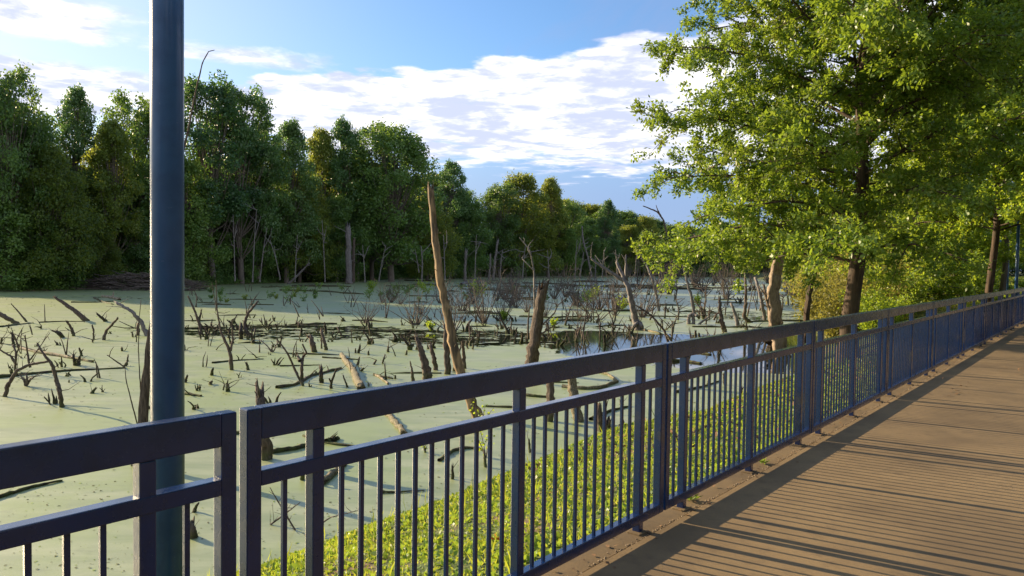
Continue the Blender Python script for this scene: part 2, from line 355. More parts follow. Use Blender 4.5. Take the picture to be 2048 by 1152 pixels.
# ---------------------------------------------------------------- railing
SEC, GAP, E0, PW = 2.7526, .02, .2441, .05
fence_me = dict(
    hand=box_mesh('handrail', (PW, SEC-PW, 0, .05, .968, 1.07), M_RAIL, .005),
    mid=box_mesh('mid_rail', (PW, SEC-PW, 0, .05, .819, .869), M_RAIL, .004),
    bot=box_mesh('bottom_rail', (PW, SEC-PW, 0, .05, .052, .106), M_RAIL, .004),
    end=box_mesh('end_post', (0, PW, 0, .05, .052, 1.07), M_RAIL, .005),
    post=box_mesh('post', (0, .046, .002, .048, -.02, .968), M_RAIL, .004),
    picket=box_mesh('picket', (-.008, .008, .017, .033, .10, .825), M_RAIL, .002),
    foot=box_mesh('grout_foot', (-.03, .076, -.022, .07, -.02, .004), M_KERB, .008))
px_in = [E0+.046+(SEC/2-.023-E0-.046)*i/12 for i in range(1, 12)]
pick_x = [PW+(E0-PW)/2] + px_in + [SEC-v for v in px_in[::-1]] + [SEC-PW-(E0-PW)/2]
post_x = [E0, SEC/2-.023, SEC-E0-.046]
def fence_section(label, loc, rz=YAW, parts=True, group='blue railing sections along the walkway'):
    t = empty('railing_section', loc, rz); tag(t, label, 'railing', group)
    for k, nm in (('hand', 'handrail'), ('mid', 'mid_rail'), ('bot', 'bottom_rail')): link(nm, fence_me[k], t)
    for x in (0, SEC-PW): o = link('end_post', fence_me['end'], t); o.location.x = x
    for x in post_x:
        o = link('post', fence_me['post'], t); o.location.x = x
        f = link('grout_foot', fence_me['foot'], o)
    if parts:
        for x in pick_x: o = link('picket', fence_me['picket'], t); o.location.x = x
    return t
# one-mesh version for sections too small to show their parts
def whole_section(material):
    bm = bmesh.new()
    box_bm(bm, PW, SEC-PW, 0, .05, .968, 1.07, 0); box_bm(bm, PW, SEC-PW, 0, .05, .819, .869, 0); box_bm(bm, PW, SEC-PW, 0, .05, .052, .106, 0)
    for x in (0, SEC-PW): box_bm(bm, x, x+PW, 0, .05, .052, 1.07, 0)
    for x in post_x: box_bm(bm, x, x+.046, .002, .048, -.02, .968, 0)
    for x in pick_x: box_bm(bm, x-.008, x+.008, .017, .033, .10, .825, 0)
    return bm_mesh('railing_section', bm, material)
WHOLE = whole_section(M_RAIL)
sec_labels = {0: 'blue railing section at the left edge, in front of the thick blue pole',
 1: 'nearest complete blue railing section, right of the gap, below the tall leaning snag',
 2: 'blue railing section second right of the gap, below the open water',
 3: 'blue railing section in front of the big oak trunk, third right of the gap',
 4: 'blue railing section in front of the bright maple, fourth right of the gap',
 5: 'blue railing section with olive sunlit handrail, fifth right of the gap',
 6: 'shaded blue railing section, sixth right of the gap',
 7: 'narrow looking blue railing section, seventh right of the gap',
 8: 'narrow looking blue railing section, eighth right of the gap'}
for i in range(0, 9):
    s = (SEC+GAP)*(i-1) if i else -SEC-.035
    fence_section(sec_labels[i], sn(s, 0))
fence_section('blue railing section outside the left edge', sn(-2*SEC-.055, 0), parts=True)
for i in range(9, 24):
    o = link('railing_section', WHOLE); o.location = sn((SEC+GAP)*(i-1), 0); o.rotation_euler = (0, 0, YAW)
    tag(o, 'far blue railing section crowded together near the right edge of the picture', 'railing', 'distant railing sections at the right edge')
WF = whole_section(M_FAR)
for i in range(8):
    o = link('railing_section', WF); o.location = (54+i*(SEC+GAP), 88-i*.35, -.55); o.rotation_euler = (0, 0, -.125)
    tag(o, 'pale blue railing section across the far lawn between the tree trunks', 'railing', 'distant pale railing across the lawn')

# gravel and litter in the joint between kerb and walkway
rng = np.random.default_rng(5)
def pebbles(name, npts, pos_fn, rmin, rmax, material, label, seed, flat=.6):
    r = np.random.default_rng(seed); base = np.array([[1, 0, 0], [-1, 0, 0], [0, 1, 0], [0, -1, 0], [0, 0, 1], [0, 0, -1.]])
    f = np.array([[0, 2, 4], [2, 1, 4], [1, 3, 4], [3, 0, 4], [2, 0, 5], [1, 2, 5], [3, 1, 5], [0, 3, 5]]); Vs = []; Fs = []
    for i in range(npts):
        q = pos_fn(r); sc = r.uniform(rmin, rmax)*np.array([1, r.uniform(.6, 1), flat])
        v = base*sc*(1+r.normal(0, .18, (6, 1))); a = r.uniform(0, 6.3); c, s_ = math.cos(a), math.sin(a)
        v = v@np.array([[c, s_, 0], [-s_, c, 0], [0, 0, 1]]); Vs.append(v+q); Fs.append(f+6*i)
    o = link(name, fast_mesh(name, np.concatenate(Vs), np.concatenate(Fs), material)); tag(o, label, 'gravel', kind='stuff'); return o
pebbles('gravel', 2600, lambda r: sn(r.uniform(.3, 20)**1.0, .052+r.normal(0, .012)+.015*math.sin(r.uniform(0, 50)), -.003), .002, .008, M_STONE, 'crumbled grit along the joint between kerb and walkway', 7)

# ---------------------------------------------------------------- leaves
def leaf_quads(P, D, L, Wd, rng, face=None):
    """kite-shaped leaves: P base points, D directions"""
    n = len(P); D = D/(np.linalg.norm(D, axis=1)[:, None]+1e-9)
    rnd = rng.normal(size=(n, 3)) if face is None else face
    S = np.cross(D, rnd); S /= np.linalg.norm(S, axis=1)[:, None]+1e-9
    L = np.broadcast_to(L, n)[:, None]; Wd = np.broadcast_to(Wd, n)[:, None]
    Nn = np.cross(D, S)
    V = np.stack([P, P+D*L*.48+S*Wd*.5+Nn*L*.08, P+D*L, P+D*L*.48-S*Wd*.5+Nn*L*.08], 1).reshape(-1, 3)
    return V, np.arange(4*n).reshape(-1, 4)

def oak(name, base, height, seed, lean, crown_fn, nprim, labels, leaf_len, mats, zlo, trunk_r, leafmul=1.0, droop=.5, clustersz=.22):
    """trunk, limbs and a crown built twig by twig"""
    r = np.random.default_rng(seed); base = np.asarray(base, float)
    t = empty(name, base); tag(t, *labels)
    wood = Acc(); LP = []; LD = []
    H = height; zz = np.linspace(0, H, 16)
    tp = np.stack([lean[0]*zz+.08*np.sin(zz*.9+seed), lean[1]*zz+.08*np.cos(zz*.7), zz], 1); tp[0] = 0
    tr = trunk_r*np.clip(1-zz/H, .04, 1)**.75; tr[0] *= 1.45; tr[1] *= 1.03
    tr[0] = trunk_r*1.6
    P2, R2 = resample(tp, tr, 40); tube(wood, P2, R2, 12, .05, r)
    for i in range(nprim):
        f = (i+.5)/nprim; h = zlo+(H*.97-zlo)*f**1.12; az_ = i*2.39996+r.normal(0, .25)
        L = crown_fn(h/H, az_)*r.uniform(.78, 1.08)
        if L < .4: continue
        b0 = np.array([np.interp(h, tp[:, 2], tp[:, 0]), np.interp(h, tp[:, 2], tp[:, 1]), h])
        pitch = np.interp(h/H, [0, .3, .7, 1], [.18, .35, .75, 1.3])+r.normal(0, .1)
        n = 9; q = np.linspace(0, 1, n); hd = np.array([math.cos(az_), math.sin(az_)])
        bend = r.normal(0, .25)
        hx = q*L*math.cos(pitch)
        up = q*L*math.sin(pitch) - droop*L*q**2*(1-h/H)*.9
        an = bend*q; dx = hx*np.cos(an)*hd[0]-hx*np.sin(an)*hd[1]; dy = hx*np.cos(an)*hd[1]+hx*np.sin(an)*hd[0]
        BP = b0+np.stack([dx, dy, up], 1)+r.normal(0, .03, (n, 3))*q[:, None]*L*.3
        br = trunk_r*.26*(1-h/H*.6)*(1-q*.93)*min(1, L/5)+.006
        tube(wood, BP, br, 6)
        ns = max(5, int(L*3.0)); 
        for j in range(ns):
            u = .14+.86*(j+r.random())/ns; p0 = np.array([np.interp(u, q, BP[:, c]) for c in range(3)])
            i0 = min(int(u*(n-1)), n-2); d = BP[i0+1]-BP[i0]; d /= np.linalg.norm(d)
            side = np.array([-d[1], d[0], 0])*(1 if j % 2 else -1); side /= np.linalg.norm(side)+1e-9
            d2 = d*.75+side*r.uniform(.5, 1.0)+np.array([0, 0, r.normal(.12, .5)]); d2 /= np.linalg.norm(d2)
            l2 = (.30*L*(1-u*.72)+.3)*r.uniform(.6, 1.25)
            m = 5; v = np.linspace(0, 1, m); sp_ = p0+d2*(v*l2)[:, None]+np.stack([0*v, 0*v, -.16*droop*2*l2*v**2], 1)+r.normal(0, .02, (m, 3))*v[:, None]
            tube(wood, sp_, .011*(1-v*.75)*min(2.2, l2+.4), 4)
            nt = max(3, int(l2*4.3))
            for k_ in range(nt):
                u2 = .1+.9*(k_+r.random())/nt; p1 = np.array([np.interp(u2, v, sp_[:, c]) for c in range(3)])
                d3 = d2+r.normal(0, .8, 3); d3 /= np.linalg.norm(d3); l3 = r.uniform(.12, .5)
                nl = int(r.integers(7, 28)*leafmul); tt = r.random(nl)**.8
                pts = p1+d3*(tt*l3)[:, None]+r.normal(0, clustersz*.22, (nl, 3))
                LP.append(pts); LD.append(d3*.7+r.normal(0, .75, (nl, 3))+np.array([0, 0, -.25]))
    link('trunk', wood.mesh('trunk', mats[0]), t)
    LP = np.concatenate(LP); LD = np.concatenate(LD)
    V, F = leaf_quads(LP, LD, r.uniform(leaf_len*.6, leaf_len*1.3, len(LP)), r.uniform(leaf_len*.35, leaf_len*.7, len(LP)), r, r.normal(0, .55, (len(LP), 3))+np.array([-.25, .1, .8]))
    link('crown', fast_mesh('crown', V, F, mats[1]), t)
    print(name, 'leaves', len(LP)); return t

def crown_main(h, a):
    side = math.cos(a)*.9+math.sin(a)*.2          # the crown hangs low over the pond and is lifted over the walkway
    if h < .27 and side > -.15: return 0
    if h < .38 and side > .3: return 2.6
    return np.interp(h, [.14, .22, .4, .6, .8, 1], [4.2, 6.1, 6.8, 6.2, 4.5, .8])
oak('oak_tree', (9.0, 19.45, -1.0), 14.5, 11, (.035, .0), crown_main, 96,
    ('big spreading oak with dark trunk on the grass bank behind the railing', 'tree'), .112, (M_OAK, M_LOAK), 2.6, .215, 3.3, .5, .34)
oak('oak_tree', (19.4, 29.6, -.5), 13.5, 23, (.0, .0), lambda h, a: np.interp(h, [.1, .25, .5, .75, 1], [4.0, 6.6, 6.8, 4.8, 1]), 72,
    ('oak with slim sunlit brown trunk farther along the railing near the right edge', 'tree'), .15, (M_OAK, M_LBRIGHT), 3.6, .155, 2.2, .4, .4)
oak('maple_tree', (21.0, 38.6, -1.0), 8.6, 31, (.02, 0), lambda h, a: np.interp(h, [.08, .3, .6, 1], [3.8, 5.2, 4.2, .6]), 50,
    ('small bright yellow-green maple lit from behind, between the two oaks behind the railing', 'tree'), .16, (M_TRUNK, M_LBRIGHT), .9, .11, 1.9, .45)
oak('maple_tree', (28.0, 46.5, -.8), 8.0, 43, (.02, 0), lambda h, a: np.interp(h, [.08, .3, .6, 1], [3.6, 4.6, 3.6, .6]), 36,
    ('second yellow-green maple, smaller looking and farther off, left of the slim brown trunk', 'tree'), .20, (M_OAK, M_LBRIGHT), .9, .10, 1.2, .45)
oak('young_tree', (25.6, 38.2, -.6), 11, 37, (.01, 0), lambda h, a: np.interp(h, [.1, .3, .6, 1], [3.0, 4.2, 3.4, .8]), 30,
    ('slim tree behind the tall oak, its thin trunk just left of the distant lamp posts', 'tree'), .24, (M_TRUNK, M_LBRIGHT), 3.8, .16, 1.0, .3)

# ---------------------------------------------------------------- forest on the far bank
def blob_tree(name, H, Rc, seed, leafmat, nblob=40, leaves=9000, lsz=.34, base=.16, shape='round', trunkmat=M_TRUNK):
    """returns (trunk mesh, crown mesh): clumps of leaves spread through the crown's volume on a forked trunk"""
    r = np.random.default_rng(seed); wood = Acc(); nblob = int(nblob*1.9); leaves = int(leaves*1.15); lsz *= 1.12
    zz = np.linspace(0, H*.93, 9); tp = np.stack([.25*np.sin(zz*.35+seed), .25*np.cos(zz*.3+seed)-.25, zz], 1)
    tube(wood, tp, np.maximum(.02*H*(1-zz/H)**.8, .02), 7)
    C_ = []; S_ = []
    for i in range(nblob):
        f = r.random()**.85; h = base+(1-base)*f
        if shape == 'round': rr = Rc*math.sqrt(max(0.02, 1-((h-.55)/.47)**2))**.8
        elif shape == 'tall': rr = Rc*np.interp(h, [0, .2, .55, .85, 1], [.5, .85, 1, .55, .15])
        else: rr = Rc*np.interp(h, [0, .15, .5, .8, 1], [.9, 1, .95, .7, .25])
        a = r.uniform(0, 6.283); q = rr*math.sqrt(r.random())*.95
        c = np.array([q*math.cos(a), q*math.sin(a), h*H]); c[2] = min(c[2], H*.97)
        C_.append(c); S_.append(r.uniform(.09, .21)*Rc*(1.15-.55*h)+.22)
        k = int(np.clip(h*.6*8, 1, 7)); st = tp[k]
        mid = (st+c)/2+np.array([0, 0, -.04*H]); bp, brr = resample([st, mid, c], [.055+.004*H, .05, .015], 5); tube(wood, bp, brr, 4)
    C_ = np.array(C_); S_ = np.array(S_)
    wgt = S_**2; idx = r.choice(nblob, leaves, p=wgt/wgt.sum())
    d = r.normal(size=(leaves, 3)); d /= np.linalg.norm(d, axis=1)[:, None]
    rad_ = S_[idx]*r.random(leaves)**.4*(1+np.abs(r.normal(0, .28, leaves))**1.0)
    an_ = np.column_stack([r.uniform(.75, 1.35, nblob), r.uniform(.75, 1.35, nblob), r.uniform(.55, 1.45, nblob)])
    P = C_[idx]+d*rad_[:, None]*an_[idx]
    D = d*.6+r.normal(0, .7, (leaves, 3))+np.array([0, 0, -.2])
    V, F = leaf_quads(P, D, r.uniform(.55, 1.25, leaves)*lsz, r.uniform(.5, .95, leaves)*lsz, r, d+r.normal(0, .42, (leaves, 3))+np.array([0, 0, .25]))
    return wood.mesh(name+'_trunk', trunkmat), fast_mesh(name+'_crown', V, F, leafmat)
kinds = {
 'a': blob_tree('a', 18, 5.2, 1, M_LFAR[0], 64, 26000, .27), 'b': blob_tree('b', 20, 4.6, 2, M_LFAR[1], 60, 24000, .27, .14, 'tall'),
 'c': blob_tree('c', 16, 5.6, 3, M_LFAR[2], 60, 22000, .28, .10, 'bushy'), 'd': blob_tree('d', 14, 4.4, 4, M_LFAR[0], 46, 20000, .26, .05, 'bushy'),
 'e': blob_tree('e', 21, 5.8, 5, M_LFAR[1], 44, 17000, .29, .36, 'round'), 'f': blob_tree('f', 9, 3.6, 6, M_LFAR[0], 34, 14000, .24, .03, 'bushy'),
 'g': blob_tree('g', 19, 4.2, 7, M_LFAR[2], 42, 16000, .28, .30, 'tall')}
def far_tree(kind, px, ytop, Yd, label, group=None, hbase=None, wide=1.0, name='forest_tree', rz=None):
    """a tree whose top is seen at pixel (px, ytop) when it stands Yd metres ahead"""
    top = at_y(px, ytop, Yd); gx, gy = top[0], Yd; gz = float(ground_z([[gx, gy]])[0]) if hbase is None else hbase
    gz = max(gz, -1.5); H = top[2]-gz; h0 = {'a': 18, 'b': 20, 'c': 16, 'd': 14, 'e': 21, 'f': 9, 'g': 19}[kind]
    k = H/h0/.97; t = empty(name, (gx, gy, gz-.05), (px*.37+Yd) % 6.28 if rz is None else rz); t.scale = (k*wide, k*wide, k); tag(t, label, 'tree', group)
    link('trunk', kinds[kind][0], t); link('crown', kinds[kind][1], t); return t
FT = [('a', 8, 150, 68, 'tall dark tree at the left edge of the far bank, top above the others', 1.0),
 ('b', 150, 185, 82, 'dark narrow-topped tree between the left edge and the blue pole', 1.0),
 ('g', 222, 250, 78, 'yellowish loose-leaved tree just right of the dark narrow tree left of the pole', .9),
 ('a', 275, 205, 86, 'rounded green tree directly left of the blue pole', .9),
 ('c', 95, 300, 70, 'lower pale green tree below the dark narrow-topped one at left', .95),
 ('e', 420, 172, 92, 'tallest open-crowned tree right of the blue pole, sky showing through', 1.0),
 ('e', 480, 190, 96, 'open-crowned tall tree beside the tallest one right of the pole', .85),
 ('d', 375, 330, 88, 'bushy tree low behind the blue pole right side', 1.0),
 ('b', 580, 252, 104, 'narrow pointed green tree standing right of the tall open-crowned pair', .85),
 ('a', 520, 262, 100, 'rounded green tree in front of the tall open-crowned pair', .8),
 ('g', 640, 268, 116, 'yellow-green slim tree in the gap before the big round one', .8),
 ('b', 690, 250, 118, 'tree with twin crown tops left of the big round one', .9),
 ('a', 790, 258, 120, 'big round-headed dark tree above the leaning snag left side', 1.1),
 ('e', 745, 262, 124, 'thin-crowned tree behind the big round-headed one', .8),
 ('c', 600, 350, 108, 'bushy mid green tree below the narrow pointed one', 1.0),
 ('d', 680, 400, 112, 'low bushy tree behind the grey twin snags', 1.1),
 ('b', 905, 330, 150, 'bluish dark tree just right of the top of the leaning snag', .95),
 ('c', 860, 400, 132, 'green bushy tree right behind the leaning snag', 1.1),
 ('d', 935, 405, 150, 'bright rounded bush-like tree right of the leaning snag', 1.2),
 ('a', 1000, 372, 172, 'green tree left of the flat yellow-topped one in the distance', 1.0),
 ('c', 1045, 357, 178, 'flat yellow-green topped tree in the distance', 1.1),
 ('g', 1100, 362, 186, 'loose dark-tipped tree right of the flat yellow-topped one', 1.0),
 ('a', 1130, 405, 190, 'round green tree sloping down toward the distant right', 1.1),
 ('b', 1215, 405, 215, 'lone bluish tree rising left of the bare branch in the distance', .9),
 ('d', 1175, 440, 205, 'low green tree left of the lone bluish distant one', 1.2),
 ('c', 1290, 437, 235, 'sunlit yellow-topped tree by the bare forked branch far away', 1.1),
 ('c', 1260, 455, 230, 'low distant tree in front of the sunlit yellow-topped one', 1.2),
 ('d', 1340, 455, 240, 'distant tree at the left tip of the oak foliage', 1.3),
 ('d', 1400, 470, 235, 'distant tree behind the drooping oak foliage', 1.3)]
for k_, px, yt, yd, lb, wd in FT: far_tree(k_, px, yt, yd, lb, wide=wd*(.66 if px < 200 and yt < 260 else .95))
# the wood behind and around them reads as a mass: copies of the same trees, farther back
rs = random.Random(4)
GF = 'trees of the wood behind the far bank'
def shore_at(f):
    seq = far_shore[1:9]; i = min(int(f*(len(seq)-1)), len(seq)-2); g_ = f*(len(seq)-1)-i
    a, b = np.array(seq[i]), np.array(seq[i+1]); return a+(b-a)*g_
def put_tree(kind, x, y, H, label, group, wide=1.0):
    h0 = {'a': 18, 'b': 20, 'c': 16, 'd': 14, 'e': 21, 'f': 9, 'g': 19}[kind]; k = H/h0
    t = empty('forest_tree', (x, y, max(-1.5, float(ground_z([[x, y]])[0]))-.05), rs.uniform(0, 6.28)); t.scale = (k*wide, k*wide, k); tag(t, label, 'tree', group)
    link('trunk', kinds[kind][0], t); link('crown', kinds[kind][1], t)
# profile of the tree-line top in the photo, as (pixel x, pixel y)
prof_x = [-400, 0, 60, 150, 215, 300, 430, 520, 600, 700, 800, 860, 900, 960, 1050, 1120, 1160, 1220, 1300, 1420, 1700, 2300]
prof_y = [150, 270, 330, 320, 340, 330, 300, 325, 330, 325, 315, 355, 365, 388, 375, 392, 408, 425, 435, 445, 460, 470]
for row, (off, hf) in enumerate(((2.6, .62), (7, .84), (13, .97), (21, 1.0))):
    for i in range(30 if row else 34):
        f = (i+rs.uniform(.1, .9))/(34 if row == 0 else 30); p = shore_at(f)
        a = shore_at(max(0, f-.02)); b = shore_at(min(1, f+.02)); tn = (b-a)/np.linalg.norm(b-a); nn = np.array([tn[1], -tn[0]])
        if (pond_sd([p+nn*4])[0]) < 0: nn = -nn
        q = p+nn*(off+rs.uniform(-1.5, 1.5))*(1+.3*(q_ if (q_ := 1-f) > .5 else .2))
        px = 1024+CF*q[0]/q[1]; yt = np.interp(px, prof_x, prof_y)+8
        ztop = CH+((529.5+.0135*(px-1024))-yt)/CF*q[1]; H = max(5, (ztop+1.0)*hf*rs.uniform(.82, 1.0))
        kk = rs.choice('ddffcc' if row == 0 else ('aabcdd' if row == 1 else 'aabcdbg'))
        put_tree(kk, q[0], q[1], H, 'green tree merging with its neighbours in the wood on the far bank', GF, rs.uniform(1.0, 1.25))
# trees left of the frame: they throw the shadow over the far half of the pond
for i in range(20):
    x = -50-i*4.4; y = 70+(i*4.4)*.42+rs.uniform(0, 7)
    put_tree(rs.choice('aabce'), x, y, rs.uniform(15.5, 19), 'tall tree of the far bank beyond the left edge of the picture', 'trees beyond the left edge', 1.15)
# right-hand distance, behind the oaks
for i, (x, y, H, kk) in enumerate(((38, 75, 11, 'c'), (47, 84, 12, 'a'), (56, 104, 13, 'd'), (66, 112, 14, 'a'), (76, 110, 14, 'b'), (86, 108, 14, 'c'), (96, 104, 13, 'a'), (62, 128, 15, 'd'), (80, 135, 16, 'a'), (44, 98, 12, 'd'), (52, 122, 14, 'c'), (110, 110, 15, 'b'), (60, 150, 16, 'a'), (70, 172, 15, 'd'), (78, 200, 16, 'c'), (84, 232, 17, 'a'))):
    put_tree(kk, x, y, H, 'distant tree across the lawn behind the oaks', 'distant trees behind the lawn', 1.2)

# the far end of the pond, right of the lone bluish tree
for i in range(44):
    px = 1140+i*13+rs.uniform(-6, 6); yd = rs.uniform(238, 262)+max(0, 1300-px)*.02; x = (px-1024)/CF*yd
    if pond_sd([[x, yd]])[0] < 1.5: yd += 22; x = (px-1024)/CF*yd
    yt = np.interp(px, prof_x, prof_y)+14; H = max(9, (537-yt)/CF*yd+3)*rs.uniform(.85, 1.05)*(1 if i % 2 else .7)
    put_tree(rs.choice('dcdabf'), x, yd, H, 'green tree merging with its neighbours in the wood on the far bank', GF, 1.5)
for i in range(16):
    f_ = i/15; p = np.array([22, 52])*(1-f_)+np.array([70, 190])*f_+np.array([rs.uniform(2, 9), 0])
    put_tree(rs.choice('ddcf'), p[0], p[1], rs.uniform(6, 10), 'low leafy tree on the right-hand shore of the pond behind the oak foliage', 'low trees on the right-hand shore', 1.2)
for i in range(34):
    x = 52+i*2.6; y = 99+rs.uniform(0, 16)+(i % 3)*5
    put_tree(rs.choice('dfcda'), x, y, rs.uniform(8, 14), 'distant tree across the lawn behind the oaks', 'distant trees behind the lawn', 1.3)
# unseen trees added across the walkway to dim rear sky and mirror in railing
for s_, n_, H, kk in ((-12, 13, 13, 'a'), (-3, 19, 15, 'c'), (6, 14, 12, 'a'), (15, 17, 14, 'c'), (24, 13, 12, 'd'), (33, 16, 15, 'a'), (44, 14, 13, 'c'), (57, 16, 14, 'a'), (-22, 9, 12, 'd'), (-14, 30, 17, 'e'), (2, 34, 17, 'a')):
    q = sn(s_, n_); put_tree(kk, q[0], q[1], H, 'added tree on the other side of the walkway, outside the picture', 'added trees outside the picture', 1.1)
def leaf_field(name, npts, pos_fn, size, material, label, cat, seed, kind='stuff', updown=.0):
    r = np.random.default_rng(seed); P = pos_fn(r, npts); D = r.normal(0, .7, (len(P), 3))+np.array([0, 0, updown])
    V, F = leaf_quads(P, D, r.uniform(.5, 1.3, len(P))*size, r.uniform(.35, .8, len(P))*size, r)
    o = link(name, fast_mesh(name, V, F, material)); tag(o, label, cat, kind=kind); return o
def under(r, n):                              # thicket along the foot of the far bank
    seq = np.array(far_shore[0:10]); seg = r.integers(0, len(seq)-1, n); t_ = r.random(n)[:, None]
    p = seq[seg]*(1-t_)+seq[seg+1]*t_; a = seq[seg+1]-seq[seg]; a = a/np.linalg.norm(a, axis=1)[:, None]; nn = np.stack([-a[:, 1], a[:, 0]], 1)
    test = pond_sd(p+nn*3); nn = np.where((test < 0)[:, None], -nn, nn)
    off = r.random(n)**1.2*9; q = p+nn*off[:, None]
    hmax = 3.8+2.2*np.sin(q[:, 0]*.9)*np.sin(q[:, 1]*.23+1)+1.4*np.sin(q[:, 0]*2.3+q[:, 1]*1.9)
    z = np.maximum(ground_z(q), -1.48)+np.abs(hmax)*r.random(n)*np.clip(off/3, .12, 1)
    return np.column_stack([q, z])
leaf_field('undergrowth', 170000, under, .27, m_leaf('thicket_leaves', [(0, (.035, .085, .025)), (.5, (.085, .17, .045)), (1, (.15, .25, .06))], (.30, .45, .08), .36, .5, .35, True), 'dark green thicket along the foot of the far bank', 'undergrowth', 12)
def rshrub(r, n):
    c = np.array([[11.9, 27.6], [13.1, 30], [14.2, 33.0], [15.6, 36.5], [17.5, 40.5], [12.8, 26.4], [20.5, 46], [23, 52], [26.5, 58], [16.2, 33.5], [14.3, 28.6]]); s_ = np.array([.9, 1.3, 1.5, 1.6, 2.0, .7, 2.4, 2.6, 3, 1.5, .9])
    i = r.integers(0, len(c), n); d = r.normal(size=(n, 3)); d /= np.linalg.norm(d, axis=1)[:, None]; q = r.random(n)**.4
    return np.column_stack([c[i]+d[:, :2]*(s_[i]*q)[:, None], -1.2+np.abs(d[:, 2])*q*s_[i]*1.35+.1])
# individual waterside bushes right of the pale trunk
bush_mesh = []
def make_bush(seed, leafmat, n=6500):
    r = np.random.default_rng(seed); wood = Acc(); tips = []
    for i in range(16):
        a = r.uniform(0, 6.28); l = r.uniform(.6, 1.5); p = np.array([[0, 0, 0], [math.cos(a)*l*.25, math.sin(a)*l*.25, l*.55], [math.cos(a)*l*.6, math.sin(a)*l*.6, l]])
        bp, br = resample(p, [.018, .012, .004], 6); tube(wood, bp, br, 4); tips.append(bp)
    T = np.concatenate([q[2:] for q in tips]); idx = r.integers(0, len(T), n)
    P = T[idx]+r.normal(0, .17, (n, 3))*np.array([1, 1, .8]); P[:, 2] = np.abs(P[:, 2])
    V, F = leaf_quads(P, r.normal(0, .7, (n, 3)), r.uniform(.05, .11, n), r.uniform(.025, .05, n), r)
    return wood.mesh('stems', M_TWIG), fast_mesh('leaves', V, F, leafmat)
BUSH = [make_bush(61, M_LBRIGHT), make_bush(62, m_leaf('olive_shrub_leaves', [(0, (.09, .10, .02)), (1, (.24, .22, .05))], (.5, .45, .08), .4, .5, .3))]
def bush(label, x, y, sc, k, group='waterside bushes at the right', hz=1.0, name='bush'):
    t = empty(name, (x, y, max(-1.52, float(ground_z([[x, y]])[0])-.03)), x*3.1); t.scale = (sc, sc, sc*hz); tag(t, label, 'bush', group)
    link('stems', BUSH[k][0], t); link('leaves', BUSH[k][1], t)
for x, y, sc, k in ((12.3, 27.6, 1.5, 1), (13.4, 30.5, 1.9, 1), (12.6, 25.2, 1.1, 0), (14.6, 33.5, 2.0, 1), (16.1, 37, 2.2, 0), (13.8, 28.2, 1.5, 1), (18.0, 40.8, 2.4, 1), (20.5, 46, 2.6, 0), (16.0, 31.5, 1.9, 1), (15.1, 29.3, 1.6, 0),
                    (23.2, 52, 2.8, 1), (26.5, 58, 3.2, 0), (17.6, 34.2, 1.6, 0), (30, 66, 3.4, 0)):
    bush('olive and yellow-green bush at the water edge beside the oak trunk', x, y, sc, k)

# ---------------------------------------------------------------- grass bank
def bankpos(r, n, s0, s1, pw=1.7, nlo=-4.75, nhi=-.16):
    s = s0+(s1-s0)*r.random(n)**pw; nn = r.uniform(nlo, nhi, n); p = O0+np.outer(s, U)+np.outer(nn, NV)
    return p[pond_sd(p) > .02]
def grass(name, npts, seed, label, material, hmin, hmax, wd, s0, s1, pw=1.7, cat='grass', nlo=-4.75, lie=.45, thin=True):
    r = np.random.default_rng(seed); p = bankpos(r, npts, s0, s1, pw, nlo)
    clump = .4*np.sin(p[:, 0]*2.1+2*np.sin(p[:, 1]*1.3))*np.sin(p[:, 1]*1.9+1.3*np.sin(p[:, 0]*1.3))+.4*np.sin(p[:, 0]*5.3+2.3*np.sin(p[:, 1]*3.1))*np.sin(p[:, 1]*4.7+2*np.sin(p[:, 0]*3.7))+.3*np.sin(p[:, 0]*11.3+p[:, 1]*7.9)
    sI = (p-O0)@U; bare = (np.sin(sI*.9+1)*np.sin((p@NV)*2.2+sI*.35) > .55) & (sI > 7.5)
    keep = (r.random(len(p)) < .72+.28*clump) & ~(bare & (r.random(len(p)) < .85) & thin); p = p[keep]; clump = clump[keep]
    z = ground_z(p); n = len(p); B = np.column_stack([p, z]); D = np.column_stack([r.normal(0, lie, (n, 2)), np.ones(n)]); L = r.uniform(hmin, hmax, n)*(1+.5*clump)
    V, F = leaf_quads(B, D, L, wd*(1+.006*np.hypot(*p.T)*4), r)
    o = link(name, fast_mesh(name, V, F, material)); tag(o, label, cat, kind='stuff')
grass('grass', 120000, 3, 'bright yellow-green grass covering the bank below the railing', M_GRASS, .02, .06, .012, -1, 34, lie=1.0)
grass('weeds', 60000, 4, 'low broad-leaved weeds growing among the grass on the bank', M_WEED, .025, .06, .036, -1, 22, 1.8, 'weeds', lie=1.1, thin=False)
grass('tall_weeds', 1600, 8, 'taller loose grass and weeds along the water line', M_GRASS, .10, .24, .010, -1, 26, 1.5, 'grass', nlo=-4.9, lie=.3)
def fargrass(r, n):
    x = r.uniform(14, 75, n); y = r.uniform(30, 95, n); p = np.column_stack([x, y]); nn = (p-O0)@NV; p = p[(nn < -.3) & (pond_sd(p) > .2)]
    return np.column_stack([p, ground_z(p)+.03])
leaf_field('lawn_grass', 60000, fargrass, .18, M_GRASS, 'sunlit lawn grass beyond the oaks', 'grass', 19, updown=1.0)
def littr(r, n):
    p = bankpos(r, n, 6, 24, 1, -4.2); return np.column_stack([p, ground_z(p)+.015])
leaf_field('leaf_litter', 3500, littr, .07, M_LITTER, 'brown dead leaves lying on the bank under the oak', 'leaf litter', 21)
def littw(r, n):
    s = 8+26*r.random(n)**1.2; q = .1+2.6*r.random(n); k = np.sin(s*1.1)*np.sin(q*3+s*.4) > .35; s, q = s[k], q[k]
    return np.column_stack([O0+np.outer(s, U)+np.outer(q, NV), np.full(len(s), .006)])
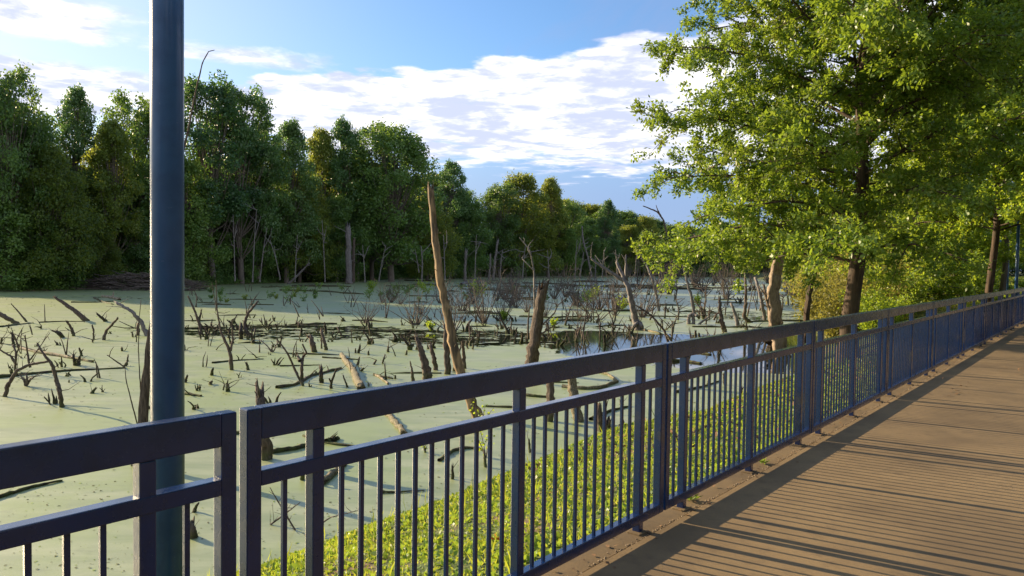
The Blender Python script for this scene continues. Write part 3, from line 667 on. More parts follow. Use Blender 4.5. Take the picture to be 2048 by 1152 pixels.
def flat_litter(name, n, fn, size, label, seed):
    r = np.random.default_rng(seed); P = fn(r, n); D = np.column_stack([r.normal(size=(len(P), 2)), r.uniform(-.05, .25, len(P))])
    n_ = len(P); D /= np.linalg.norm(D, axis=1)[:, None]; S = np.cross(D, [0, 0, 1.0]); L = r.uniform(.5, 1.4, n_)[:, None]*size
    V = np.stack([P, P+D*L*.5+S*L*.3+np.array([0, 0, .004]), P+D*L, P+D*L*.5-S*L*.3], 1).reshape(-1, 3)
    tag(link(name, fast_mesh(name, V, np.arange(4*n_).reshape(-1, 4), M_LITTER)), label, 'leaf litter', kind='stuff')
flat_litter('fallen_leaves', 800, littw, .06, 'dry leaves scattered on the far part of the walkway', 22)
flat_litter('joint_litter', 260, lambda r, n: np.column_stack([O0+np.outer(r.uniform(.5, 18, n), U)+np.outer(r.normal(0, .07, n), NV), np.full(n, .002)]), .03, 'tiny dry leaves and chips along the kerb joint', 24)

def flecks(name, n, material, size, label, seed):
    r = np.random.default_rng(seed); D_ = np.exp(r.uniform(math.log(7), math.log(75), n)); px = r.uniform(-60, 1750, n); x = (px-1024)/CF*D_; P = np.column_stack([x, D_])
    dens = np.sin(P[:, 0]*.9+2*np.sin(P[:, 1]*.5))*np.sin(P[:, 1]*1.1+np.sin(P[:, 0]*.7)); P = P[(pond_sd(P) < -.05) & (r.random(n) < .45+.5*dens)]; m = len(P)
    a = r.uniform(0, 6.28, m); d = np.column_stack([np.cos(a), np.sin(a), np.zeros(m)]); q = np.column_stack([-np.sin(a), np.cos(a), np.zeros(m)]); L = (r.uniform(.3, 1.5, m)**1.6*size*(.35+.045*P[:, 1]))[:, None]; W = L*r.uniform(.12, .6, m)[:, None]
    B = np.column_stack([P, np.full(m, -1.495)]); up = np.array([0, 0, 1.0])*L*r.uniform(0, .35, m)[:, None]
    V = np.stack([B-d*L, B-q*W+up, B+d*L, B+q*W], 1).reshape(-1, 3)
    tag(link(name, fast_mesh(name, V, np.arange(4*m).reshape(-1, 4), material)), label, 'debris', kind='stuff')
flecks('floating_debris', 11000, M_WET, .020, 'dark bits of bark and twig floating in the duckweed', 31)
flecks('floating_leaves', 6000, M_WEED, .018, 'small green leaf clumps floating in the duckweed', 32)
# small weeds rooted in the kerb joint
def kerb_weed(s, n, sc, label):
    r = np.random.default_rng(int(s*100)); m = 26; P = np.tile(sn(s, n, 0), (m, 1))+np.column_stack([r.normal(0, .01, (m, 2)), np.zeros(m)])
    D = np.column_stack([r.normal(0, .8, (m, 2)), r.uniform(.15, 1, m)]); V, F = leaf_quads(P, D, r.uniform(.4, 1.1, m)*sc, sc*.16, r)
    tag(link('kerb_weed', fast_mesh('kerb_weed', V, F, M_WEED)), label, 'weed')
kerb_weed(3.22, -.05, .09, 'small weed in the kerb joint by the first post of the second railing section')
kerb_weed(4.45, -.04, .07, 'small green weed in the kerb joint near the middle post of the second section')

# ---------------------------------------------------------------- lamp posts
def lamp_post(x, y, zb, H, r0, label, facing=0):
    t = empty('lamp_post', (x, y, zb), facing); tag(t, label, 'lamp post')
    bm = bmesh.new(); bmesh.ops.create_cone(bm, cap_ends=True, segments=40, radius1=r0, radius2=r0*.94, depth=H, matrix=Matrix.Translation((0, 0, H/2)))
    link('pole', bm_mesh('pole', bm, M_POLE, True), t)
    bm = bmesh.new(); bmesh.ops.create_cone(bm, cap_ends=True, segments=32, radius1=r0*2.1, radius2=r0*1.7, depth=.12, matrix=Matrix.Translation((0, 0, .06)))
    link('base_flange', bm_mesh('base_flange', bm, M_POLE), t)
    bm = bmesh.new()
    bmesh.ops.create_cone(bm, cap_ends=True, segments=24, radius1=.26, radius2=.10, depth=.22, matrix=Matrix.Translation((0, 0, H+.42)))
    bmesh.ops.create_cone(bm, cap_ends=True, segments=24, radius1=.09, radius2=.13, depth=.10, matrix=Matrix.Translation((0, 0, H+.04)))
    link('lamp_hood', bm_mesh('lamp_hood', bm, M_POLE), t)
    bm = bmesh.new(); bmesh.ops.create_cone(bm, cap_ends=True, segments=24, radius1=.12, radius2=.19, depth=.22, matrix=Matrix.Translation((0, 0, H+.20)))
    link('lamp_globe', bm_mesh('lamp_globe', bm, M_GLASS, True), t)
pc = at_y(340, 500, 2.8)
lamp_post(pc[0]-.01, 2.8, -.55, 5.4, .061, 'thick blue lamp post close behind the railing at left')
q = at_y(2033, 560, 30); lamp_post(q[0], 30, -.6, 4.3, .062, 'distant dark blue lamp post, the rightmost of those near the right edge')
q = at_y(2015, 560, 43); lamp_post(q[0], 43, -.6, 4.3, .062, 'distant sunlit blue lamp post between the tall oak trunk and the rightmost post')
q = at_y(1998, 560, 72); lamp_post(q[0], 72, -.6, 5.2, .07, 'farthest thin blue lamp post right beside the tall oak trunk')

# ---------------------------------------------------------------- dead wood in the pond
def px2w(pts, Yd, rng, wob=.0):
    out = []
    for i, (x, y) in enumerate(pts):
        d = Yd*(1+(rng.normal(0, wob) if i else 0)); out.append(at_y(x, y, d))
    return np.array(out)
def dead(name, label, cat, stems, material=M_DEAD, group=None, k=8, Yd=None, seed=None, ragged=True, twigs=0, zlev=-1.5):
    """stems: list of (pixel points, width0, width1) ; the first point of the first stem is where it meets the water"""
    seed = int(abs(stems[0][0][0][0]*7+stems[0][0][0][1])) if seed is None else seed
    r = np.random.default_rng(seed); b = at(*stems[0][0][0], zlev); Yd = b[1] if Yd is None else Yd
    acc = Acc(); org = at_y(*stems[0][0][0], Yd); tips = []
    for si, (pts, w0, w1) in enumerate(stems):
        P = px2w(pts, Yd, r, .004 if Yd < 60 else .001)-org
        if si == 0: P = np.vstack([P[0]-[0, 0, .25], P])
        n = max(8, len(P)*5); rr = np.linspace(w0, w1, len(P))/CF*Yd/2
        P2, R2 = resample(P, rr, n); P2[1:-1] += r.normal(0, .10, (n-2, 3))*R2[1:-1, None]
        if si == 0 and w0 > 9: R2 = R2*(1+.35*np.exp(-np.arange(n)*1.1)); R2 = R2*.92
        tube(acc, P2, R2, 16 if w0 > 12 else k, .05 if w0 > 12 else .12, r, flat_top=ragged and w1 > 3, ridge=.11 if w0 > 12 else .06)
        tips.append((P2, R2))
    for i in range(twigs):
        P2, R2 = tips[r.integers(0, len(tips))]; j = r.integers(len(P2)//3, len(P2)); L = r.uniform(.15, .5)*Yd/20
        d = r.normal(0, 1, 3); d[2] = abs(d[2])*.7+.15; d /= np.linalg.norm(d); m = d*L
        q_ = P2[j]+np.array([[0, 0, 0], m*.5+r.normal(0, .04, 3)*L, m*1.0+r.normal(0, .12, 3)*L]); tube(acc, q_, np.array([.010, .006, .003])*Yd/15, 4)
    o = link(name, acc.mesh(name, material)); o.location = org; tag(o, label, cat, group); return o
def lying(name, label, cat, pts, w0, w1, material=M_WET, group=None, z=-1.49, seed=3, branches=()):
    r = np.random.default_rng(abs(seed+int(pts[0][0]*3+pts[0][1]))); P = np.array([at(*q_, z) for q_ in pts]); org = P[0].copy(); P = P-org
    yd = at(*pts[0], z)[1]; n = max(8, 5*len(P)); P2, R2 = resample(P, np.linspace(w0, w1, len(P))/CF*yd/2, n)
    P2[1:-1] += r.normal(0, .2, (n-2, 3))*R2[1:-1, None]*np.array([1, 1, .6]); P2[:, 2] += R2*.35
    acc = Acc(); tube(acc, P2, R2, 8, .13, r, flat_top=True)
    for (i, dx, dz, l) in branches:
        p = P2[min(i, n-1)]; q_ = p+np.array([[0, 0, 0], [dx*.5, .1, dz*.6], [dx, .15, dz]]); tube(acc, q_, np.array([.5, .35, .12])*R2.mean(), 5)
    o = link(name, acc.mesh(name, material)); o.location = org; tag(o, label, cat, group); return o

GS = 'dead snags and stumps standing in the pond'
S = lambda label, stems, m=M_DEAD, tw=0, name='snag', cat='dead tree', **kw: dead(name, label, cat, stems, m, GS, twigs=tw, **kw)
S('tallest leaning dead trunk in mid pond, half its bark gone', [([(955, 836), (935, 785), (915, 730), (898, 650), (880, 560), (868, 460), (861, 381)], 26, 12)], M_STRIP, 3)
S('dark barked post standing right beside the tall leaning trunk', [([(897, 748), (894, 700), (893, 655)], 15, 12)])
S('thin dark post just right of the tall leaning trunk', [([(929, 737), (927, 700), (925, 685)], 8, 6)])
S('pointed dark stub between the leaning trunk and the post', [([(908, 742), (915, 715), (922, 690)], 12, 3)])
S('thick broken dark stump left of the tall leaning trunk, slanted top', [([(855, 758), (848, 725), (840, 695), (833, 676)], 25, 7)], M_DEAD, 2)
S('short brown stump tucked behind the slanted broken one', [([(872, 740), (868, 715), (862, 695)], 12, 8)])
S('small jagged pointed stump left of the slanted broken one', [([(826, 762), (824, 742), (820, 722)], 12, 2)])
S('straight broken trunk just right of centre with thin branches on its right', [([(1060, 745), (1066, 700), (1074, 650), (1083, 588)], 27, 18), ([(1078, 656), (1108, 627), (1116, 610), (1140, 590)], 4, 1.5), ([(1076, 672), (1095, 660), (1121, 643)], 4, 1.5)], M_DEAD, 3)
S('tall thin barkless tree with forked twigs rising behind the broken trunk', [([(1070, 692), (1070, 640), (1069, 587), (1068, 541), (1060, 500), (1039, 475)], 7, 1.5), ([(1067, 540), (1055, 528), (1043, 515)], 3, 1), ([(1064, 515), (1056, 500), (1057, 492)], 2.5, 1)], M_GREY, 8, ragged=False)
S('thick stump seen between the two rails right of centre, reddish', [([(1098, 842), (1101, 805), (1101, 765)], 21, 15)])
S('broad stump seen between the two rails, largest of the pair right of centre', [([(1157, 842), (1148, 800), (1142, 755)], 27, 20)], M_LOG)
S('short brown stump behind the pickets just right of the pair', [([(1201, 862), (1200, 840), (1198, 822)], 15, 13)])
S('low wide stump beside the short brown one behind the pickets', [([(1216, 864), (1215, 848)], 16, 13)])
S('dark thin stump behind the pickets near the first railing joint', [([(1246, 862), (1244, 835), (1242, 805)], 9, 5)], M_DEAD, 2)
S('jagged weathered stump with spike, above the start of the long railing section', [([(533, 918), (529, 870), (522, 810), (519, 785)], 25, 18), ([(520, 800), (516, 775), (513, 757)], 6, 2), ([(516, 800), (511, 785), (509, 782)], 4, 1)], M_DEAD, 3)
S('tall dead tree mostly hidden behind the blue lamp post, bent thin top in the sky', [([(276, 930), (300, 700), (335, 430), (376, 262)], 27, 4), ([(376, 262), (392, 180), (405, 125), (417, 103), (429, 100)], 3.6, 1.2)], M_DEAD, 0, ragged=False)
S('arching dead branch at the left edge, curving over the duckweed', [([(10, 793), (17, 768), (34, 741), (60, 729), (96, 723)], 10, 5)], M_DEAD, 4, name='dead_branch')
S('bent dead stick rising to meet the arch at left', [([(124, 814), (120, 786), (113, 760), (104, 728), (90, 712), (76, 690)], 11, 4)], M_DEAD, 3, name='dead_branch')
S('twiggy dead shrub standing behind the arch at left', [([(30, 742), (32, 705), (26, 690)], 6, 3), ([(32, 730), (22, 712), (0, 700)], 6, 3), ([(60, 735), (55, 705), (50, 670)], 5, 2), ([(30, 715), (40, 690), (44, 660)], 3, 1.2), ([(60, 720), (75, 700), (100, 665)], 3, 1)], M_DEAD, 22, name='dead_shrub', cat='dead shrub')
S('small root clump with brown leaves under the arch at left', [([(53, 772), (48, 760), (38, 748)], 9, 2), ([(53, 770), (62, 757), (72, 752)], 6, 2), ([(53, 770), (54, 756), (52, 745)], 6, 2)], M_TWIG, 16, name='root_clump', cat='root')
S('thick leaning log pointing up left in the far left of the pond', [([(173, 642), (150, 622), (125, 605), (112, 596)], 13, 5)], M_DEAD)
S('thick leaning log cut by the left edge of the picture', [([(34, 647), (15, 636), (-5, 624)], 11, 8)], M_DEAD)
S('thin leaning stick beside the log at the left edge', [([(54, 644), (38, 625), (22, 607)], 5, 1.5)])
S('curved leaning branch just left of the blue lamp post', [([(294, 672), (283, 645), (262, 622), (234, 606)], 11, 5)], M_GREY, 2)
S('short stump with yellow moss left of the blue lamp post', [([(276, 671), (276, 652)], 8, 6)])
S('forked low branches beside the mossy stump left of the lamp post', [([(280, 660), (255, 650), (238, 642)], 3, 1), ([(275, 656), (250, 656), (222, 652)], 3, 1), ([(280, 664), (260, 660), (232, 662)], 3, 1)], M_WET)
S('slender curved stick standing alone between the leaning log and the lamp post', [([(207, 680), (212, 662), (235, 637)], 8, 4)])
S('upright knobbly stick left of the slender curved one', [([(187, 678), (187, 660), (184, 650)], 4, 3)])
S('dark slanted short stub below the leaning log', [([(148, 672), (143, 657), (136, 646)], 8, 4)], M_DEAD, 2)
S('chunky pointed stump below the leaning log, right one', [([(212, 643), (204, 636), (197, 630)], 9, 4)], M_WET, 2)
S('chunky ragged stump in the middle of the left duckweed', [([(125, 675), (120, 668), (114, 664)], 11, 6)], M_WET, 3)
S('V-shaped thin sticks in the middle of the left duckweed', [([(250, 735), (232, 722), (214, 710)], 4, 1.5), ([(219, 712), (221, 703), (227, 694)], 2, 1)])
S('ragged stub with horns left of the lamp post', [([(163, 712), (161, 702), (158, 696)], 7, 3), ([(162, 704), (167, 698)], 3, 1)], M_WET)
S('spiky root cluster left of the lamp post with pale thin twigs', [([(150, 731), (148, 718), (146, 710)], 9, 3), ([(156, 731), (158, 718), (160, 712)], 9, 3)], M_WET, 12, name='root_clump', cat='root')
S('thin bent twig rising in front of the water beside the lamp post', [([(275, 850), (262, 800), (252, 760), (250, 735)], 3, 1.4)], M_WET, 0, name='twig', cat='twig')
S('longer thin twig rising in front of the water beside the lamp post', [([(290, 840), (281, 780), (277, 700), (278, 640), (282, 600)], 3, 1)], M_WET, 0, name='twig', cat='twig')
S('leaning stick right of the blue lamp post', [([(404, 668), (398, 645), (390, 622), (376, 592)], 7, 3)])
S('curved stick with broken elbow right of the lamp post', [([(491, 668), (489, 645), (497, 625), (513, 606)], 8, 4)], M_DEAD, 2)
S('dark stump pair under the elbow stick', [([(483, 678), (481, 664), (482, 652)], 9, 6)], M_WET, 2)
S('slender branching dead sapling right of the lamp post', [([(463, 740), (461, 712), (455, 692), (442, 665), (434, 620), (432, 560)], 11, 1.2), ([(461, 702), (466, 680), (463, 640)], 6, 1.5), ([(434, 620), (428, 590), (424, 565)], 2, .8)], M_DEAD, 8, ragged=False)
S('little jagged stump right of the sapling foot', [([(496, 740), (495, 733), (493, 727)], 8, 4)], M_WET)
S('little stump left of the sapling foot', [([(423, 750), (424, 745), (425, 740)], 8, 5)], M_WET)
S('spiky clump on the duckweed above the left railing joint', [([(454, 783), (454, 770), (456, 760)], 6, 2), ([(446, 780), (449, 768)], 4, 2), ([(458, 783), (457, 768)], 5, 2)], M_WET, 8, name='root_clump', cat='root')
S('leaning bare stick with clump at its foot, centre left', [([(606, 772), (590, 740), (575, 706), (553, 677)], 7, 3)], M_DEAD)
S('knobbly stump with forked stem beside the leaning stick', [([(604, 764), (603, 735), (606, 712), (613, 706), (605, 688)], 9, 3), ([(600, 722), (596, 712)], 9, 4)], M_DEAD, 5)
S('squat stump with sprouts on the fallen branch, centre left', [([(643, 765), (643, 750), (642, 738)], 9, 7)], M_WET, 3)
S('Y-shaped little stump right of the fallen branch', [([(662, 777), (662, 765), (658, 757)], 8, 3), ([(663, 765), (668, 750), (673, 738)], 5, 3)], M_WET, 3)
S('thin slanted peg right of the fallen branch', [([(695, 774), (690, 762), (686, 750)], 6, 2.5)], M_WET)
S('cut post, left of the standing pair in the middle', [([(629, 704), (626, 690), (622, 675)], 13, 9)], M_DEAD)
S('cut post, right of the standing pair in the middle', [([(652, 700), (649, 685), (643, 663)], 11, 6)], M_DEAD)
S('slim stake behind the right cut post', [([(643, 697), (643, 680)], 4, 3)])
S('small clump of sprouting sticks on the duckweed left of the cut posts', [([(543, 704), (535, 692), (522, 681)], 4, 1.5), ([(544, 704), (544, 690)], 4, 2), ([(546, 704), (552, 693), (548, 688)], 3, 1.5)], M_TWIG, 5)
for i, (x, y, h, l, w_) in enumerate(((711, 706, 9, 0, 5), (717, 706, 14, 3, 7), (737, 710, 8, 0, 6), (776, 704, 10, 0, 7), (716, 730, 16, 3, 6), (765, 727, 18, 5, 5), (747, 729, 9, 6, 6), (652, 668, 20, -2, 7), (603, 672, 14, 0, 8), (684, 672, 18, -10, 4), (432, 700, 8, 6, 3), (513, 716, 6, -4, 4), (519, 705, 16, 0, 4), (505, 686, 6, 3, 9), (416, 668, 14, -3, 7), (369, 700, 10, 0, 6),
        (370, 765, 12, 4, 8), (183, 787, 8, 6, 10), (138, 765, 5, 0, 4), (185, 685, 6, 0, 4), (255, 723, 14, 1, 4), (251, 732, 8, 3, 9), (289, 757, 14, 0, 6), (82, 657, 7, 0, 4), (90, 645, 36, -1, 2.5), (245, 702, 8, -2, 6), (28, 694, 26, -4, 8), (2, 688, 12, 2, 6), (17, 656, 8, 1, 4), (273, 684, 14, 0, 3), (598, 655, 10, 0, 6), (555, 660, 12, -4, 5), (738, 660, 16, 0, 4), (812, 710, 9, 2, 6), (790, 757, 6, 1, 6), (905, 958, 24, 0, 10), (897, 952, 30, -3, 6), (971, 934, 30, -2, 9), (388, 1024, 14, 6, 12), (385, 1075, 26, -2, 26), (605, 960, 40, 0, 12), (1060, 905, 24, -2, 8), (420, 768, 5, 3, 9), (722, 742, 5, 4, 8), (1450, 770, 20, -2, 9), (1415, 772, 16, 3, 8), (1480, 800, 22, 4, 10), (1325, 655, 14, 0, 4), (1391, 675, 12, 0, 8), (1398, 678, 10, 0, 8), (1210, 690, 20, -2, 6), (1246, 664, 10, 3, 4))):
    dead('stump', 'small dark stump poking out of the duckweed', 'stump', [([(x, y), (x+l*.6, y-h*.6), (x+l, y-h)], w_, w_*.45)], M_WET if i % 3 else M_DEAD, 'small stumps scattered over the pond', twigs=(i % 4), seed=900+i)
# right half
S('dead tree with thick root flare and two raised limbs in the open water', [([(1276, 660), (1272, 640), (1265, 615), (1257, 575), (1247, 556), (1234, 526)], 20, 6), ([(1254, 570), (1252, 545), (1252, 517)], 7, 4), ([(1248, 562), (1222, 545), (1183, 518)], 8, 4), ([(1277, 645), (1268, 652), (1262, 660)], 9, 4), ([(1278, 645), (1284, 652), (1286, 660)], 9, 4)], M_GREY, 4)
S('thin bent dead branch arching down right of the flared dead tree', [([(1337, 686), (1328, 660), (1304, 632), (1274, 612)], 6, 3)], M_DEAD, 4)
S('upright reddish forked stick behind the first railing joint', [([(1343, 688), (1344, 664), (1345, 642)], 5, 3), ([(1344, 672), (1348, 650), (1354, 631)], 4, 2), ([(1342, 680), (1336, 672)], 8, 4)], M_LOG, 3)
S('slim leaning dead pole right of the flared tree', [([(1318, 622), (1313, 590), (1305, 560), (1293, 530), (1283, 516)], 7, 2.5)], M_GREY, 3)
S('slim leaning dead pole with arched root at its foot', [([(1386, 648), (1388, 625), (1382, 590), (1372, 555), (1365, 528)], 8, 4), ([(1377, 650), (1378, 632), (1386, 627), (1394, 632)], 8, 5), ([(1392, 655), (1402, 645), (1420, 632)], 6, 3)], M_GREY, 3)
S('dark snag with root buttress in the open water', [([(1450, 664), (1444, 645), (1440, 620), (1439, 598)], 13, 5), ([(1428, 640), (1432, 630), (1441, 622)], 4, 3)], M_DEAD, 7)
S('short pale curved snag right of the dark buttressed one', [([(1475, 652), (1472, 632), (1464, 611)], 11, 5)], M_GREY, 1)
S('thin tall crooked snag under the left oak foliage', [([(1500, 645), (1488, 634), (1491, 610), (1492, 580), (1490, 548)], 11, 4)], M_DEAD, 5)
S('tall thin snag left of the big pale trunk', [([(1530, 640), (1524, 610), (1518, 580), (1512, 560)], 8, 5)], M_GREY, 3)
S('dark narrow snag close to the big pale trunk', [([(1540, 642), (1536, 610), (1528, 572)], 9, 5)], M_DEAD, 3)
S('big pale barkless trunk with dark root hollow behind the second railing section', [([(1563, 712), (1556, 690), (1549, 640), (1544, 600), (1550, 548), (1560, 500)], 32, 20), ([(1545, 640), (1530, 590), (1518, 572)], 4, 2), ([(1546, 600), (1556, 640), (1562, 655)], 3, 2)], M_PALE, 6)
S('dark root hollow at the foot of the big pale trunk', [([(1542, 708), (1540, 696), (1544, 686)], 22, 14)], M_WET, name='root_clump', cat='root')
S('curved living trunk leaning right between pale trunk and oak', [([(1607, 712), (1612, 660), (1613, 625), (1618, 590), (1627, 550), (1636, 500)], 15, 9)], M_OAK, 2)
S('thin grey snag behind the bushes left of the oak', [([(1577, 610), (1574, 585), (1571, 560)], 4, 3)], M_GREY, 1)
S('thin grey double snag behind the bushes left of the oak', [([(1586, 610), (1582, 590), (1580, 565)], 4, 3)], M_GREY, 1)
for x, y0, y1, l, w_ in ((1230, 640, 590, -3, 3), (1166, 665, 600, 8, 3), (1130, 650, 615, 10, 4), (1200, 672, 620, -8, 3), (1148, 676, 655, 14, 3), (1500, 690, 655, 6, 3), (1420, 690, 668, 8, 4), (1300, 640, 612, 6, 3), (1356, 640, 600, -4, 3), (1408, 620, 575, 3, 3), (1560, 640, 590, 6, 4), (1226, 668, 620, -10, 4), (1412, 648, 615, -8, 3), (1350, 600, 560, 3, 3), (1455, 610, 560, -5, 3), (1520, 620, 580, 3, 3)):
    S('bare crooked dead sapling among the right-hand shallows', [([(x, y0), (x+l*.3+3, (y0+y1)/2), (x+l, y1)], w_+1.5, 1.5)], M_TWIG if x % 2 else M_DEAD, 9, name='dead_sapling')
# far bank snags
for lb, st, m in (
  ('tallest grey split snag at the far bank left of the leaning trunk', [([(698, 567), (697, 510), (696, 462)], 15, 11)], M_GREY),
  ('darker half of the split grey snag at the far bank', [([(706, 566), (707, 510), (708, 478)], 9, 5)], M_DEAD),
  ('slim pale snag right of the split grey one', [([(716, 562), (716, 520), (711, 480)], 7, 4)], M_GREY),
  ('short grey snag leaning against the split one', [([(687, 562), (678, 545), (668, 529)], 8, 5)], M_GREY),
  ('grey trunk leaning right with its foot on the far mud', [([(577, 568), (598, 548), (619, 526)], 7, 3)], M_GREY),
  ('pale forked stump first right of the lamp post at the far bank', [([(397, 568), (396, 520), (396, 488)], 8, 5)], M_GREY),
  ('grey stump doubling the pale forked one at the far bank', [([(404, 566), (404, 520), (400, 498)], 7, 4)], M_GREY),
  ('thick pale trunk second right of the lamp post at the far bank', [([(420, 566), (421, 500), (419, 440), (417, 400)], 9, 3)], M_GREY),
  ('pale peg third right of the lamp post at the far bank', [([(451, 567), (449, 530), (447, 498)], 7, 4)], M_GREY),
  ('thin white stub under the bushes of the far bank', [([(548, 562), (549, 545), (550, 532)], 4, 3)], M_GREY),
  ('slanted grey snag left of the lamp post beyond the driftwood', [([(276, 552), (288, 525), (298, 503)], 7, 4)], M_GREY),
  ('grey snag standing in the driftwood pile', [([(76, 572), (80, 535), (84, 500)], 7, 4)], M_GREY),
  ('pale thin trunk leaning over the driftwood pile', [([(124, 548), (128, 525), (136, 498)], 4, 2)], M_GREY),
  ('long thin pale dead tree leaning left above the driftwood', [([(302, 528), (275, 470), (252, 425), (235, 390)], 4, 1.5)], M_PALE),
  ('grey post standing alone right of the leaning trunk', [([(930, 562), (930, 535), (932, 505)], 7, 5)], M_GREY),
  ('grey post left of the slanting pair in the distance', [([(978, 560), (980, 535), (981, 508)], 5, 3)], M_GREY),
  ('slim grey snag right of the low log in the distance', [([(986, 560), (990, 520), (995, 484)], 6, 4)], M_GREY),
  ('left arm of the V-shaped distant snags', [([(1070, 545), (1078, 500), (1086, 460)], 6, 3)], M_GREY),
  ('right arm of the V-shaped distant snags', [([(1074, 545), (1098, 515), (1121, 486)], 7, 5)], M_GREY),
  ('upright distant post right of the V-shaped snags', [([(1134, 550), (1133, 520), (1133, 492)], 6, 5)], M_GREY),
  ('tall curving distant snag right of the V-shaped ones', [([(1184, 556), (1176, 515), (1166, 480), (1164, 453)], 5, 2.5)], M_GREY),
  ('short distant post between curving snag and flared tree', [([(1191, 556), (1191, 530), (1190, 512)], 3, 2)], M_GREY),
  ('distant leaning snag behind the oak tip', [([(1315, 550), (1318, 520), (1325, 500)], 5, 3)], M_GREY),
  ('distant upright snag near the oak tip', [([(1378, 553), (1376, 530), (1371, 508)], 4, 3)], M_GREY),
  ('slender twin-stem dead sapling left of the leaning trunk', [([(843, 568), (845, 530), (843, 500), (842, 492)], 4, 1.5), ([(838, 545), (834, 520), (830, 498)], 2.5, 1), ([(844, 505), (855, 495), (866, 482)], 2.5, 1)], M_GREY)):
    dead('snag', lb, 'dead tree', st, m, 'grey snags along the far bank', twigs=2, ragged=True)
# bare pale saplings against the wood
for i, (x, y0, y1, l) in enumerate(((505, 560, 420, 8), (470, 558, 430, -4), (520, 560, 455, 14), (590, 560, 470, 5), (650, 560, 440, -6), (730, 560, 490, -5), (758, 560, 490, 14), (210, 545, 400, 4), (60, 545, 380, -5), (165, 545, 440, 3), (245, 545, 430, -4), (560, 556, 480, -20), (1150, 555, 480, 4), (950, 556, 470, 3), (890, 556, 470, -3), (1000, 556, 500, 5), (1235, 553, 500, -4), (1270, 553, 495, 5), (1205, 553, 500, 3), (1098, 554, 500, -3), (1045, 555, 490, 6), (1160, 553, 505, 8))):
    dead('bare_sapling', 'pale bare sapling stem in front of the wood on the far bank', 'dead tree', [([(x, y0), (x+l*.4, (y0+y1)/2), (x+l, y1)], 3.2, 1.0), ([(x+l*.5, (y0*.4+y1*.6)), (x+l+9, y1+12)], 1.6, .7)], M_GREY, 'pale saplings along the far bank', twigs=3, ragged=False, Yd=at(x, 570)[1]*.93)
br = at_y(1325, 440, 225)
dead('dead_branch', 'bare forked branch sticking up above the distant trees, left of the oak foliage', 'dead tree', [([(1334, 470), (1327, 440), (1315, 424), (1302, 418), (1286, 412)], 4.5, 2), ([(1322, 432), (1315, 420), (1312, 410)], 3, 1.2)], M_DEAD, Yd=170, ragged=False)

